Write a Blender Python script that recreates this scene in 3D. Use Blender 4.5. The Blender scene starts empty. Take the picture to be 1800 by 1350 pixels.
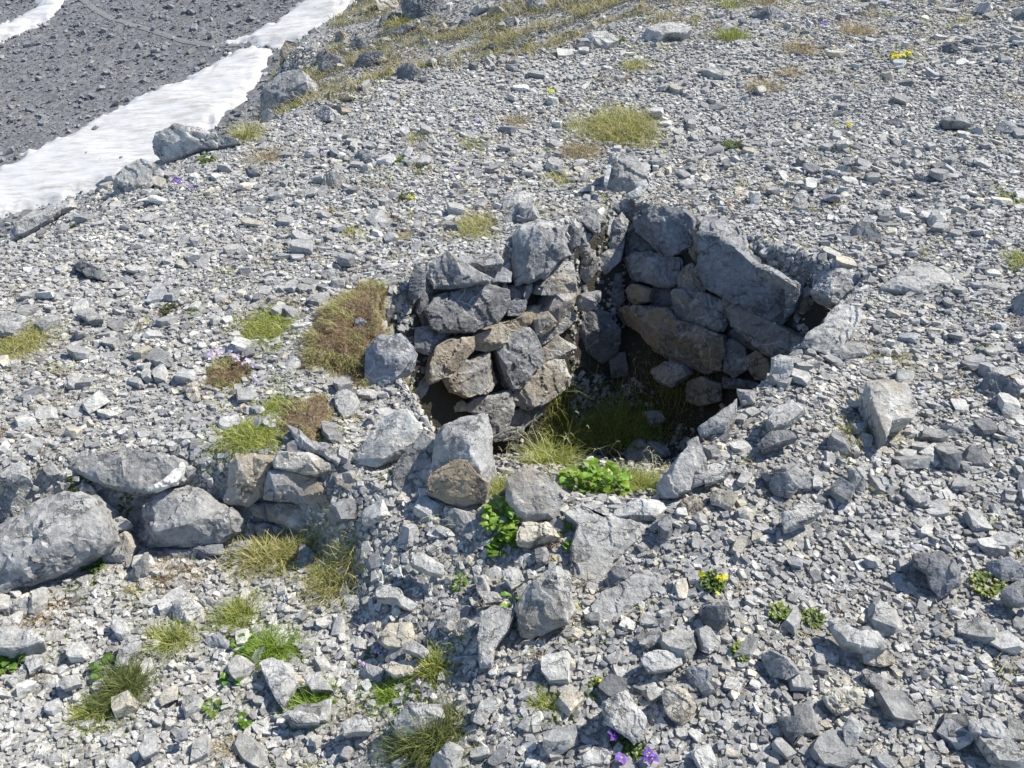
import bpy, bmesh, math, random, re
import numpy as np
from mathutils import Vector, Matrix, noise
from mathutils.geometry import delaunay_2d_cdt

random.seed(7)
rng = np.random.default_rng(11)
sc = bpy.context.scene
C = bpy.data.collections.new('scene'); sc.collection.children.link(C)
R = math.radians

# ------------------------------------------------------------------ camera
CAM = np.array([0.0, 0.0, 1.6]); PITCH = R(35); F = 900 / math.tan(R(30))
cp, sp = math.cos(PITCH), math.sin(PITCH)
cam_d = bpy.data.cameras.new('camera'); cam = bpy.data.objects.new('camera', cam_d); C.objects.link(cam)
cam.location = CAM; cam.rotation_euler = (R(90) - PITCH, 0, 0)
cam_d.angle = R(60); cam_d.clip_start = 0.05; cam_d.clip_end = 2000
sc.camera = cam

def ray(px, py):
    u, v = (px - 900) / F, (py - 675) / F
    return np.array([u, cp - v * sp, -sp - v * cp])

def to_px(p):
    d = np.asarray(p, float) - CAM
    z = d[..., 1] * cp - d[..., 2] * sp
    up = d[..., 1] * sp + d[..., 2] * cp
    z = np.where(z < 0.05, 0.05, z)
    return 900 + d[..., 0] / z * F, 675 - up / z * F, z

def in_view(P, mx=420, my=280):
    px, py, d = to_px(P)
    return (px > -mx) & (px < 1800 + mx) & (py > -my) & (py < 1350 + my)

def g0(px, py, z=0.0):
    d = ray(px, py); t = (z - CAM[2]) / d[2]
    return CAM + d * t

# ------------------------------------------------------------------ terrain
def smooth(a, b, x):
    t = np.clip((x - a) / (b - a), 0, 1); return t * t * (3 - 2 * t)

_w = np.random.default_rng(3)
WAVES = [(_w.uniform(-1, 1, 2) * f, _w.uniform(0, 6.28), a) for f, a in
         [(1.1, .022), (1.5, .02), (2.3, .014), (3.1, .011), (4.7, .008), (6.5, .006), (9, .005), (12, .004), (17, .003), (25, .0025)]]
WIDE = [(_w.uniform(-1, 1, 2) * f, _w.uniform(0, 6.28), a) for f, a in
        [(.12, .9), (.21, .5), (.4, .22), (.7, .14), (1.3, .1), (2.2, .07)]]

def waves(x, y, W):
    s = 0
    for k, ph, a in W: s = s + a * np.sin(k[0] * x + k[1] * y + ph)
    return s

EY = np.array([-30., 0., 2, 3.4, 4.4, 5.0, 5.6, 6.4, 7.4, 9, 11, 13.6, 16, 20, 40, 400])
EX = np.array([-3.2, -3.2, -2.7, -2.2, -1.75, -1.2, -.55, .25, 1.0, 1.9, 2.6, 3.3, 3.8, 4.4, 8, 40])
CX = np.array([-4.3, -4.3, -3.8, -3.4, -3.0, -2.8, -2.5, -2.2, -2.05, -2.15, -2.35, -1.75, -1.5, -1.0, 3.4, 30.])
EW = EX - CX
SL = np.array([.5, .5, .5, .5, .5, .5, .45, .40, .36, .32, .30, .30, .30, .30, .3, .3])       # width of the gentler flank before the cliff

def wallplane(n, A, back):
    n = np.array(n, float); n /= np.linalg.norm(n); return n, np.array(A, float) - n * back
PL = {
    'L': wallplane((.62, -.72, .30), g0(740, 500), .045),
    'R': wallplane((-.62, -.66, .38), g0(1220, 385), .025),
    'Q': wallplane((-.74, .58, .33), g0(1230, 780), .02),
    'F': wallplane((.05, .57, .82), g0(1000, 885), .0),
    'S': wallplane((.90, .35, .30), (-.18, 1.88, 0), .0),
}
FARP = [CAM + ray(0, 400) * 50, CAM + ray(600, 0) * 62, CAM + ray(0, 0) * 66]
_n = np.cross(FARP[1] - FARP[0], FARP[2] - FARP[0]); _n /= np.linalg.norm(_n)
if _n[2] < 0: _n = -_n

def far_z(x, y, rough=True):
    z = FARP[0][2] - (_n[0] * (x - FARP[0][0]) + _n[1] * (y - FARP[0][1])) / _n[2]
    if rough: z = z + .45 * waves(x, y, WIDE)
    return z

def near_z(x, y):
    z = waves(x, y, WAVES)
    z = z + .10 * np.maximum(y - 7.5, 0) + .035 * np.maximum(x - 1.2, 0) * smooth(2, 5, y)
    q = np.interp(y, EY, EX) - x + .12 * np.sin(y * 2.1) + .06 * np.sin(y * 5.3)
    w = np.interp(y, EY, EW)
    k = np.interp(y, EY, SL)
    q1 = np.maximum(q + .35, 0)
    drop = np.where(q1 < .7, k * q1 * q1 / 1.4, k * (q1 - .35))
    q2 = np.maximum(q - w, 0)
    drop = drop + np.where(q2 < .6, 1.6 * q2 * q2 / 1.2, 1.6 * (q2 - .3))
    z = z - drop
    # lower terrace in front, left
    ys = 1.93 + .04 * np.sin(x * 5)
    z = z - .20 * smooth(.15, -.55, x) * smooth(ys + .02, ys - .14 - .55 * smooth(-.62, -.15, x), y)
    z = z - .05 * smooth(.5, .1, x) * smooth(-.6, 0, x) * smooth(1.75, 1.5, y)
    # gravel hollow left of the pit
    z = z - .07 * np.exp(-(((x + .42) / .22) ** 2 + ((y - 2.3) / .28) ** 2))
    # spoil heaped on the right rim
    z = z + .05 * np.exp(-(((x - .85) / .3) ** 2 + ((y - 2.0) / .3) ** 2))
    return z

def pit_z(x, y):
    z = np.full(np.broadcast(x, y).shape, -.92) + waves(x * 2, y * 2, WAVES) * .8
    for n, A in PL.values():
        z = np.maximum(z, A[2] - (n[0] * (x - A[0]) + n[1] * (y - A[1])) / n[2])
    return z

def terrain(x, y):
    x = np.asarray(x, float); y = np.asarray(y, float)
    z = np.minimum(near_z(x, y), pit_z(x, y))
    return np.maximum(z, far_z(x, y))

def hit(px, py, tmax=120):
    d = ray(px, py)
    ts = np.concatenate([np.arange(.8, 12, .01), np.arange(12, tmax, .1)])
    P = CAM + d * ts[:, None]
    dz = P[:, 2] - terrain(P[:, 0], P[:, 1])
    i = np.argmax(dz < 0)
    if dz[i] >= 0: i = len(ts) - 1
    i = max(i, 1)
    a, b = dz[i - 1], dz[i]
    t = ts[i - 1] + (ts[i] - ts[i - 1]) * a / (a - b + 1e-9)
    return CAM + d * t

def tnormal(x, y, e=.04):
    gx = (terrain(x + e, y) - terrain(x - e, y)) / (2 * e)
    gy = (terrain(x, y + e) - terrain(x, y - e)) / (2 * e)
    n = np.stack([-gx, -gy, np.ones_like(gx)], -1)
    return n / np.linalg.norm(n, axis=-1, keepdims=True)

# ------------------------------------------------------------------ node helpers
def mat(name):
    m = bpy.data.materials.new(name); m.use_nodes = True
    nt = m.node_tree; nt.nodes.clear()
    return m, nt
class N:
    def __init__(s, nt): s.nt = nt
    def __call__(s, t, inputs=None, **kw):
        n = s.nt.nodes.new(t)
        for k, v in kw.items(): setattr(n, k, v)
        for k, v in (inputs or {}).items():
            i = n.inputs[k]
            if hasattr(v, 'node') or isinstance(v, bpy.types.NodeSocket): s.nt.links.new(v, i)
            else: i.default_value = v
        return n
    def ramp(s, fac, stops):
        n = s.nt.nodes.new('ShaderNodeValToRGB'); s.nt.links.new(fac, n.inputs[0])
        e = n.color_ramp.elements
        while len(e) > 1: e.remove(e[0])
        e[0].position = stops[0][0]; e[0].color = (*stops[0][1], 1)
        for p, c in stops[1:]:
            x = e.new(p); x.color = (*c, 1)
        return n.outputs[0]
    def mix(s, fac, a, b, mode='MIX'):
        n = s.nt.nodes.new('ShaderNodeMix'); n.data_type = 'RGBA'; n.blend_type = mode
        for k, v in ((0, fac), (6, a), (7, b)):
            if isinstance(v, bpy.types.NodeSocket): s.nt.links.new(v, n.inputs[k])
            elif k == 0: n.inputs[k].default_value = v
            else: n.inputs[k].default_value = (*v, 1) if len(v) == 3 else v
        return n.outputs[2]
    def math(s, op, a, b=None, clamp=False):
        n = s.nt.nodes.new('ShaderNodeMath'); n.operation = op; n.use_clamp = clamp
        for k, v in ((0, a), (1, b)):
            if v is None: continue
            if isinstance(v, bpy.types.NodeSocket): s.nt.links.new(v, n.inputs[k])
            else: n.inputs[k].default_value = v
        return n.outputs[0]

def W3(v): return (v, v, v)

def rock_material(name, source, veins=0.0, ochre=0.0, rough_scale=1.0, lichen=.35, per_object=True):
    """source: 'object' (object colour) or 'tint' (per-stone attribute)"""
    m, nt = mat(name); n = N(nt)
    tc = n('ShaderNodeTexCoord')
    co = tc.outputs['Object']
    if per_object:
        oi = n('ShaderNodeObjectInfo')
        off = n('ShaderNodeVectorMath', {0: W3(1.0), 1: W3(1.0)}, operation='SCALE')
        nt.links.new(oi.outputs['Random'], off.inputs['Scale'])
        off.inputs[0].default_value = (37, 91, 53)
        add = n('ShaderNodeVectorMath', {0: co, 1: off.outputs[0]}, operation='ADD'); co = add.outputs[0]
    if source == 'object': base = n('ShaderNodeObjectInfo').outputs['Color']
    else: base = n('ShaderNodeAttribute', attribute_name='tint').outputs['Color']
    rs = rough_scale
    n1 = n('ShaderNodeTexNoise', {'Vector': co, 'Scale': 9 * rs, 'Detail': 9.0, 'Roughness': .68}).outputs['Fac']
    n2 = n('ShaderNodeTexNoise', {'Vector': co, 'Scale': 55 * rs, 'Detail': 6.0, 'Roughness': .7}).outputs['Fac']
    # bedding streaks
    mp = n('ShaderNodeMapping', {'Vector': co, 'Rotation': (.5, .35, .8), 'Scale': (6, 60, 60)}).outputs[0]
    st = n('ShaderNodeTexNoise', {'Vector': mp, 'Scale': 1.0 * rs, 'Detail': 5.0, 'Roughness': .65}).outputs['Fac']
    k1 = n.ramp(n1, [(.28, W3(.62)), (.5, W3(.98)), (.72, W3(1.38))])
    k2 = n.ramp(n2, [(.3, W3(.66)), (.5, W3(1.0)), (.7, W3(1.34))])
    k3 = n.ramp(st, [(.3, W3(.86)), (.7, W3(1.14))])
    col = n.mix(1.0, base, k1, 'MULTIPLY'); col = n.mix(1.0, col, k2, 'MULTIPLY'); col = n.mix(1.0, col, k3, 'MULTIPLY')
    # pale crust / lichen
    n4 = n('ShaderNodeTexNoise', {'Vector': co, 'Scale': 16 * rs, 'Detail': 10.0, 'Roughness': .78, 'Distortion': .6}).outputs['Fac']
    lf = n.math('MULTIPLY', n.ramp(n4, [(.54, W3(0)), (.60, W3(1))]), lichen)
    col = n.mix(lf, col, (.46, .455, .42))
    # dark specks
    n5 = n('ShaderNodeTexVoronoi', {'Vector': co, 'Scale': 110 * rs}).outputs['Distance']
    col = n.mix(n.math('MULTIPLY', n.ramp(n5, [(.10, W3(1)), (.2, W3(0))]), .35), col, (.07, .075, .085))
    if ochre > 0:
        n6 = n('ShaderNodeTexNoise', {'Vector': co, 'Scale': 5.5 * rs, 'Detail': 6.0, 'Roughness': .7}).outputs['Fac']
        of = n.math('MULTIPLY', n.ramp(n6, [(.5 - .12 * ochre, W3(0)), (.62 - .1 * ochre, W3(1))]), min(1, .5 + .3 * ochre))
        col = n.mix(of, col, (.30, .245, .175))
    if veins > 0:
        dn = n('ShaderNodeTexNoise', {'Vector': co, 'Scale': 4.0, 'Detail': 4.0}).outputs['Color']
        dv = n('ShaderNodeVectorMath', {0: dn}, operation='SCALE'); dv.inputs['Scale'].default_value = .22
        cv = n('ShaderNodeVectorMath', {0: co, 1: dv.outputs[0]}, operation='ADD').outputs[0]
        mv = n('ShaderNodeMapping', {'Vector': cv, 'Rotation': (.3, .9, .4), 'Scale': (9, 4, 6)}).outputs[0]
        vo = n('ShaderNodeTexVoronoi', {'Vector': mv, 'Scale': 1.0}, feature='DISTANCE_TO_EDGE').outputs['Distance']
        msk = n('ShaderNodeTexNoise', {'Vector': co, 'Scale': 7.0, 'Detail': 3.0}).outputs['Fac']
        vf = n.math('MULTIPLY', n.ramp(vo, [(.006, W3(1)), (.02, W3(0))]), n.ramp(msk, [(.47, W3(0)), (.56, W3(1))]))
        col = n.mix(n.math('MULTIPLY', vf, veins), col, (.62, .61, .58))
    if per_object:   # hairline cracks
        dn2 = n('ShaderNodeTexNoise', {'Vector': co, 'Scale': 11.0, 'Detail': 5.0, 'Roughness': .7}).outputs['Color']
        dv2 = n('ShaderNodeVectorMath', {0: dn2}, operation='SCALE'); dv2.inputs['Scale'].default_value = .12
        cv2 = n('ShaderNodeVectorMath', {0: co, 1: dv2.outputs[0]}, operation='ADD').outputs[0]
        mc = n('ShaderNodeMapping', {'Vector': cv2, 'Rotation': (.9, .2, 1.3), 'Scale': (9, 26, 14)}).outputs[0]
        vc = n('ShaderNodeTexVoronoi', {'Vector': mc, 'Scale': 1.0}, feature='DISTANCE_TO_EDGE').outputs['Distance']
        mk = n('ShaderNodeTexNoise', {'Vector': co, 'Scale': 10.0, 'Detail': 3.0}).outputs['Fac']
        cf = n.math('MULTIPLY', n.ramp(vc, [(.015, W3(1)), (.06, W3(0))]), n.ramp(mk, [(.48, W3(0)), (.58, W3(1))]))
        col = n.mix(n.math('MULTIPLY', cf, .65), col, (.06, .06, .065))
        n1 = n.math('SUBTRACT', n1, n.math('MULTIPLY', cf, .25))
    b1 = n('ShaderNodeBump', {'Height': n1, 'Strength': .85, 'Distance': .024 / rs})
    b2 = n('ShaderNodeBump', {'Height': st, 'Strength': .5, 'Distance': .006 / rs, 'Normal': b1.outputs[0]})
    b3 = n('ShaderNodeBump', {'Height': n2, 'Strength': 1.0, 'Distance': .007 / rs, 'Normal': b2.outputs[0]})
    bs = n('ShaderNodeBsdfPrincipled', {'Base Color': col, 'Roughness': .82, 'Normal': b3.outputs[0]})
    bs.inputs['Specular IOR Level'].default_value = .3
    n('ShaderNodeOutputMaterial', {0: bs.outputs[0]})
    return m

M = {}
M['rock'] = rock_material('limestone', 'object', lichen=.3)
M['vein'] = rock_material('veined_limestone', 'object', veins=.5, lichen=.4)
M['ochre'] = rock_material('ochre_stained_limestone', 'object', ochre=1.0, veins=.3, lichen=.3)
M['crust'] = rock_material('crusted_limestone', 'object', ochre=.35, veins=.35, lichen=.8)
M['scree'] = rock_material('scree_stone', 'tint', lichen=.3, rough_scale=1.6, per_object=False)
M['rubble'] = rock_material('far_rubble', 'tint', lichen=.2, rough_scale=.12, per_object=False)

def ground_material():
    m, nt = mat('gravel_soil'); n = N(nt)
    co = n('ShaderNodeTexCoord').outputs['Object']
    vo = n('ShaderNodeTexVoronoi', {'Vector': co, 'Scale': 120.0, 'Randomness': 1.0})
    vc = n.ramp(vo.outputs['Color'], [(0, (.16, .158, .15)), (.45, (.285, .28, .265)), (.8, (.41, .40, .37)), (1, (.55, .53, .48))])
    vb = n('ShaderNodeTexVoronoi', {'Vector': co, 'Scale': 6.0})
    nn = n('ShaderNodeTexNoise', {'Vector': co, 'Scale': 2.2, 'Detail': 8.0, 'Roughness': .7}).outputs['Fac']
    dark = n('ShaderNodeTexNoise', {'Vector': co, 'Scale': 40.0, 'Detail': 6.0, 'Roughness': .7}).outputs['Fac']
    col = n.mix(n.ramp(dark, [(.3, W3(.7)), (.55, W3(0))]), vc, (.14, .135, .12))
    far = n('ShaderNodeSeparateXYZ', {0: co}).outputs['Y']
    farf = n.math('GREATER_THAN', far, 22.0)
    v2 = n('ShaderNodeTexVoronoi', {'Vector': co, 'Scale': 5.0})
    fc = n.ramp(v2.outputs['Color'], [(0, (.09, .092, .10)), (.5, (.155, .158, .165)), (1, (.24, .243, .25))])
    col = n.mix(farf, col, fc)
    # humus and dead grass on the pit floor; in wall gaps, shade painted dark
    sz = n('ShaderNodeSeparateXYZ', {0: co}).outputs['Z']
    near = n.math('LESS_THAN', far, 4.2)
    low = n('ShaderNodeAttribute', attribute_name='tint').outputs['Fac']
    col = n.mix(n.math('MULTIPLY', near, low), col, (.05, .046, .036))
    h = n.math('ADD', n.math('MULTIPLY', vo.outputs['Distance'], -.5), dark)
    b = n('ShaderNodeBump', {'Height': h, 'Strength': .9, 'Distance': .006})
    bs = n('ShaderNodeBsdfPrincipled', {'Base Color': col, 'Roughness': .95, 'Normal': b.outputs[0]})
    bs.inputs['Specular IOR Level'].default_value = .2
    n('ShaderNodeOutputMaterial', {0: bs.outputs[0]})
    return m
M['ground'] = ground_material()

def snow_material():
    m, nt = mat('old_snow'); n = N(nt)
    co = n('ShaderNodeTexCoord').outputs['Object']
    mp = n('ShaderNodeMapping', {'Vector': co, 'Rotation': (0, 0, .5), 'Scale': (.35, 2.2, 1)}).outputs[0]
    a = n('ShaderNodeTexNoise', {'Vector': mp, 'Scale': 1.6, 'Detail': 9.0, 'Roughness': .7}).outputs['Fac']
    b = n('ShaderNodeTexNoise', {'Vector': co, 'Scale': 9.0, 'Detail': 6.0, 'Roughness': .75}).outputs['Fac']
    col = n.ramp(a, [(.32, (.33, .315, .295)), (.47, (.49, .485, .48)), (.66, (.60, .605, .62))])
    col = n.mix(n.ramp(b, [(.58, W3(0)), (.75, W3(.8))]), col, (.34, .335, .33))
    v = n('ShaderNodeTexVoronoi', {'Vector': mp, 'Scale': 3.5}, feature='SMOOTH_F1').outputs['Distance']
    bp = n('ShaderNodeBump', {'Height': v, 'Strength': .2, 'Distance': .08})
    bs = n('ShaderNodeBsdfPrincipled', {'Base Color': col, 'Roughness': .7, 'Normal': bp.outputs[0]})
    n('ShaderNodeOutputMaterial', {0: bs.outputs[0]})
    return m
M['snow'] = snow_material()

def plant_material(name, trans=.35, rough=.6):
    m, nt = mat(name); n = N(nt)
    col = n('ShaderNodeAttribute', attribute_name='tint').outputs['Color']
    co = n('ShaderNodeTexCoord').outputs['Object']
    a = n('ShaderNodeTexNoise', {'Vector': co, 'Scale': 60.0, 'Detail': 3.0}).outputs['Fac']
    col = n.mix(1.0, col, n.ramp(a, [(.3, W3(.75)), (.7, W3(1.25))]), 'MULTIPLY')
    bs = n('ShaderNodeBsdfPrincipled', {'Base Color': col, 'Roughness': rough})
    bs.inputs['Specular IOR Level'].default_value = .35
    tr = n('ShaderNodeBsdfTranslucent', {'Color': col})
    mx = n('ShaderNodeMixShader', {0: trans, 1: bs.outputs[0], 2: tr.outputs[0]})
    n('ShaderNodeOutputMaterial', {0: mx.outputs[0]})
    return m
M['grass'] = plant_material('grass_blade', .3)
M['leaf'] = plant_material('leaf', .35, .42)
M['petal'] = plant_material('petal', .3, .7)

# ------------------------------------------------------------------ object helpers
def tag(o, label=None, cat=None, group=None, kind=None):
    if label: o['label'] = label
    if cat: o['category'] = cat
    if group: o['group'] = group
    if kind: o['kind'] = kind
    return o

def npmesh(name, V, loops, counts, material, tint=None, smooth_=False):
    """V (n,3); loops flat vertex indices; counts per polygon."""
    me = bpy.data.meshes.new(name)
    V = np.ascontiguousarray(V, dtype=np.float32)
    loops = np.ascontiguousarray(loops, dtype=np.int32); counts = np.ascontiguousarray(counts, dtype=np.int32)
    me.vertices.add(len(V)); me.vertices.foreach_set('co', V.ravel())
    me.loops.add(len(loops)); me.loops.foreach_set('vertex_index', loops)
    me.polygons.add(len(counts))
    starts = np.zeros(len(counts), np.int32); starts[1:] = np.cumsum(counts)[:-1]
    me.polygons.foreach_set('loop_start', starts)
    try: me.polygons.foreach_set('loop_total', counts)
    except Exception: pass
    me.polygons.foreach_set('use_smooth', np.full(len(counts), smooth_, dtype=bool))
    if tint is not None:
        at = me.attributes.new('tint', 'FLOAT_COLOR', 'POINT')
        c = np.ones((len(V), 4), np.float32); c[:, :3] = tint
        at.data.foreach_set('color', c.ravel())
    me.update(calc_edges=True); me.validate()
    me.materials.append(material)
    return me

def link(name, me, loc=(0, 0, 0), parent=None):
    o = bpy.data.objects.new(name, me); C.objects.link(o); o.location = loc
    if parent: o.parent = parent
    return o
# ------------------------------------------------------------------ ground sheet
def axis(lo, hi, f0, f1, step, grow=1.06):
    a = list(np.arange(f0, f1, step)); s = step; v = a[-1]
    while v < hi: s *= grow; s = min(s, .5) if v < 118 else s; v += s; a.append(v)
    s = step; v = a[0]; b = []
    while v > lo: s *= grow; s = min(s, .5) if v > -75 else s; v -= s; b.append(v)
    return np.array(b[::-1] + a)
gx = axis(-160, 120, -1.6, 1.7, .022); gy = axis(-12, 320, 1.5, 4.0, .022)
GX, GY = np.meshgrid(gx, gy, indexing='ij'); GZ = terrain(GX, GY)
nx, ny = GX.shape
idx = np.arange(nx * ny).reshape(nx, ny)
quads = np.stack([idx[:-1, :-1], idx[1:, :-1], idx[1:, 1:], idx[:-1, 1:]], -1).reshape(-1, 4)
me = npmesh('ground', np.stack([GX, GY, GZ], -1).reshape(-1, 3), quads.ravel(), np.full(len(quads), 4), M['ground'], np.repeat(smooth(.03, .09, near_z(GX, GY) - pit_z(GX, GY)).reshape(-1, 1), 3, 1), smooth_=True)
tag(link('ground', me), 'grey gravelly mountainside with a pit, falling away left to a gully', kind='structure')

# ------------------------------------------------------------------ snow and path on the far slope
def on_far(px, py):
    d = ray(px, py); n = _n; t = np.dot(n, FARP[0] - CAM) / np.dot(n, d); return (CAM + d * t)[:2]
def sdist(P, poly):
    poly = np.array(poly); inside = np.zeros(len(P), bool); dm = np.full(len(P), 1e9)
    for i in range(len(poly)):
        a, b = poly[i], poly[(i + 1) % len(poly)]
        ab = b - a; t = np.clip(((P - a) @ ab) / (ab @ ab + 1e-12), 0, 1)
        dm = np.minimum(dm, np.linalg.norm(P - a - t[:, None] * ab, axis=1))
        c = ((a[1] > P[:, 1]) != (b[1] > P[:, 1])) & (P[:, 0] < (b[0] - a[0]) * (P[:, 1] - a[1]) / (b[1] - a[1] + 1e-12) + a[0])
        inside ^= c
    return np.where(inside, dm, -dm)
SNOWS = [
    ('long tongue of dirty white snow lying down the gully at left', [(-160, 400), (0, 296), (60, 262), (130, 225), (205, 182), (270, 152), (330, 128), (385, 96), (425, 78), (450, 72), (476, 84), (468, 108), (442, 148), (415, 172), (385, 197), (358, 222), (345, 250), (290, 292), (200, 316), (100, 350), (50, 366), (0, 380), (-160, 450)]),
    ('upper snow tongue beyond the footpath, at the top of the gully', [(402, 62), (440, 48), (480, 28), (520, 4), (560, -40), (660, -60), (625, -10), (600, 14), (580, 42), (556, 64), (510, 71), (450, 70)]),
    ('small snow streak in the top left corner of the slope', [(-40, 105), (0, 66), (22, 56), (58, 33), (95, 14), (112, -6), (130, -40), (90, -40), (60, 8), (20, 28), (-40, 60)]),
]
snow_polys = []
for lab, pp in SNOWS:
    poly = np.array([on_far(*p) for p in pp]); snow_polys.append(poly)
    lo, hi = poly.min(0) - 1, poly.max(0) + 1
    st = .2
    X, Y = np.meshgrid(np.arange(lo[0], hi[0], st), np.arange(lo[1], hi[1], st), indexing='ij')
    P = np.stack([X.ravel(), Y.ravel()], -1)
    edge = np.array([noise.noise((p[0] * .9, p[1] * .9, 1)) * .55 + noise.noise((p[0] * 2.6, p[1] * 2.6, 5)) * .5 for p in P])
    s = sdist(P, poly) + edge
    cups = np.array([noise.noise((p[0] * 1.3 + p[1] * .5, p[1] * 2.2, 9)) * .03 + noise.noise((p[0] * 4, p[1] * 5, 3)) * .05 for p in P])
    Z = far_z(P[:, 0], P[:, 1]) + np.clip(s * .5, -.35, .28) + cups + .05
    ok = (s > -.6).reshape(X.shape)
    ii = np.arange(X.size).reshape(X.shape)
    q = np.stack([ii[:-1, :-1], ii[1:, :-1], ii[1:, 1:], ii[:-1, 1:]], -1)
    keep = ok[:-1, :-1] & ok[1:, :-1] & ok[1:, 1:] & ok[:-1, 1:]
    q = q[keep]
    used = np.unique(q); remap = np.full(X.size, -1); remap[used] = np.arange(len(used))
    me = npmesh('snow', np.column_stack([P, Z])[used], remap[q].ravel(), np.full(len(q), 4), M['snow'], smooth_=True)
    tag(link('snow_patch', me), lab, kind='structure')

pth = np.array([on_far(*p) for p in [(90, -60), (150, -2), (185, 20), (225, 33), (275, 45), (320, 58), (365, 66), (420, 70), (470, 80)]])
def resample(P, step):
    out = []
    for a, b in zip(P[:-1], P[1:]):
        k = max(1, int(np.linalg.norm(b - a) / step))
        for i in range(k): out.append(a + (b - a) * i / k)
    out.append(P[-1]); return np.array(out)
pr = resample(pth, .4); tn = np.gradient(pr, axis=0); tn /= np.linalg.norm(tn, axis=1, keepdims=True); nn_ = np.stack([-tn[:, 1], tn[:, 0]], 1)
cols = []
for j, o_ in enumerate(np.linspace(-.2, .2, 6)):
    w = .08 * np.array([noise.noise((p[0], p[1], j * .3)) for p in pr])
    q = pr + nn_ * (o_ + w)[:, None]
    cols.append(np.column_stack([q, far_z(q[:, 0], q[:, 1]) + .05 - .4 * o_ * o_]))
PV = np.stack(cols, 1); k_, j_ = PV.shape[:2]; ii = np.arange(k_ * j_).reshape(k_, j_)
q = np.stack([ii[:-1, :-1], ii[:-1, 1:], ii[1:, 1:], ii[1:, :-1]], -1).reshape(-1, 4)
mp_, nt = mat('trodden_gravel'); n = N(nt)
co = n('ShaderNodeTexCoord').outputs['Object']
a_ = n('ShaderNodeTexNoise', {'Vector': co, 'Scale': 6.0, 'Detail': 8.0, 'Roughness': .75}).outputs['Fac']
bs = n('ShaderNodeBsdfPrincipled', {'Base Color': n.ramp(a_, [(.3, (.13, .133, .137)), (.7, (.25, .25, .247))]), 'Roughness': .95,
      'Normal': n('ShaderNodeBump', {'Height': a_, 'Strength': .5, 'Distance': .05}).outputs[0]})
n('ShaderNodeOutputMaterial', {0: bs.outputs[0]})
tag(link('path', npmesh('path', PV.reshape(-1, 3), q.ravel(), np.full(len(q), 4), mp_, smooth_=True)), 'pale trodden footpath crossing the dark far scree slope', kind='structure')
# ------------------------------------------------------------------ traced stones
TONE = {
    'g': (.298, .295, .288), 'd': (.180, .182, .186), 'l': (.385, .38, .362), 'p': (.47, .462, .43),
    'c': (.52, .48, .39), 'b': (.245, .252, .265), 't': (.40, .365, .30), 'o': (.27, .225, .16), 'w': (.56, .55, .52),
}
NORM = {
    'up': (-.03, -.16, 1), 'lu': (-.25, -.2, 1), 'mid': (-.12, -.55, .8), 'fr': (-.05, -.85, .5), 'lf': (-.55, -.5, .65),
    'rt': (.3, -.55, .75), 'L': (.50, -.80, .34), 'R': (-.60, -.70, .36), 'Rt': (-.55, -.4, .75),
}
heroes = []          # (xy hull, top z, apparent size)
landmarks = []       # (px, py, phrase)

def refine(bm, L, passes=4):
    for _ in range(passes):
        es = [e for e in bm.edges if e.calc_length() > L]
        if not es: break
        bmesh.ops.subdivide_edges(bm, edges=es, cuts=1)
        bmesh.ops.triangulate(bm, faces=bm.faces[:])

def chip(bm, size, seed, k=16, lo=.70, hi=.95, nv=(0, -.35, .2)):
    # flat fracture faces: everything outside a cutting plane is pushed back onto it
    rr = random.Random(seed + 5); nv_ = Vector(nv).normalized()
    c = sum((v.co for v in bm.verts), Vector()) / len(bm.verts)
    for _ in range(k):
        nr = (Vector(nv) + Vector((rr.gauss(0, .55), rr.gauss(0, .55), rr.gauss(0, .55)))).normalized()
        ds = [(v.co - c).dot(nr) for v in bm.verts]
        ti = 1 - max(0, nr.dot(nv_)); h = max(ds) * min(.985, rr.uniform(lo, hi) + .55 * ti)
        for v, d in zip(bm.verts, ds):
            if d > h: v.co -= nr * (d - h) * .92

def roughen(bm, size, seed, amp=1.0, strata=1.0):
    rr = random.Random(seed)
    ofs = Vector((rr.uniform(-50, 50), rr.uniform(-50, 50), rr.uniform(-50, 50)))
    ax = Vector((rr.gauss(0, 1), rr.gauss(0, 1), rr.gauss(0, 1))).normalized()
    bm.normal_update()
    s1, s2, s3 = 3.2 / size, 9.0 / size, 24.0 / size
    mv = []
    for v in bm.verts:
        p = v.co + ofs
        d = noise.noise(p * s1) * .018 + (abs(noise.noise(p * s2)) - .25) * -.022 + noise.noise(p * s3) * .010
        # broken bedding planes
        w = (v.co.dot(ax) / size) * 6 + noise.noise(p * s1) * 1.2
        k = math.floor(w); h_ = math.sin(k * 127.1 + seed) * 43758.5453
        d += strata * ((h_ - math.floor(h_)) - .5) * .05 + strata * (.5 - (w - k)) * .014
        mv.append(v.normal * (d * size * amp))
    for v, m_ in zip(bm.verts, mv): v.co += m_

def finish_rock(bm, name, loc, material, tone, jit, ang=24, color=None):
    me = bpy.data.meshes.new(name)
    for v in bm.verts: v.co -= Vector(loc)
    bmesh.ops.recalc_face_normals(bm, faces=bm.faces[:])
    for f in bm.faces: f.smooth = True
    bm.to_mesh(me); bm.free()
    try: me.set_sharp_from_angle(angle=R(ang))
    except Exception: pass
    me.materials.append(material)
    o = link(name, me, loc)
    c = TONE[tone] if color is None else color
    o.color = (*[max(.02, x * jit) for x in c], 1)
    return o

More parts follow.
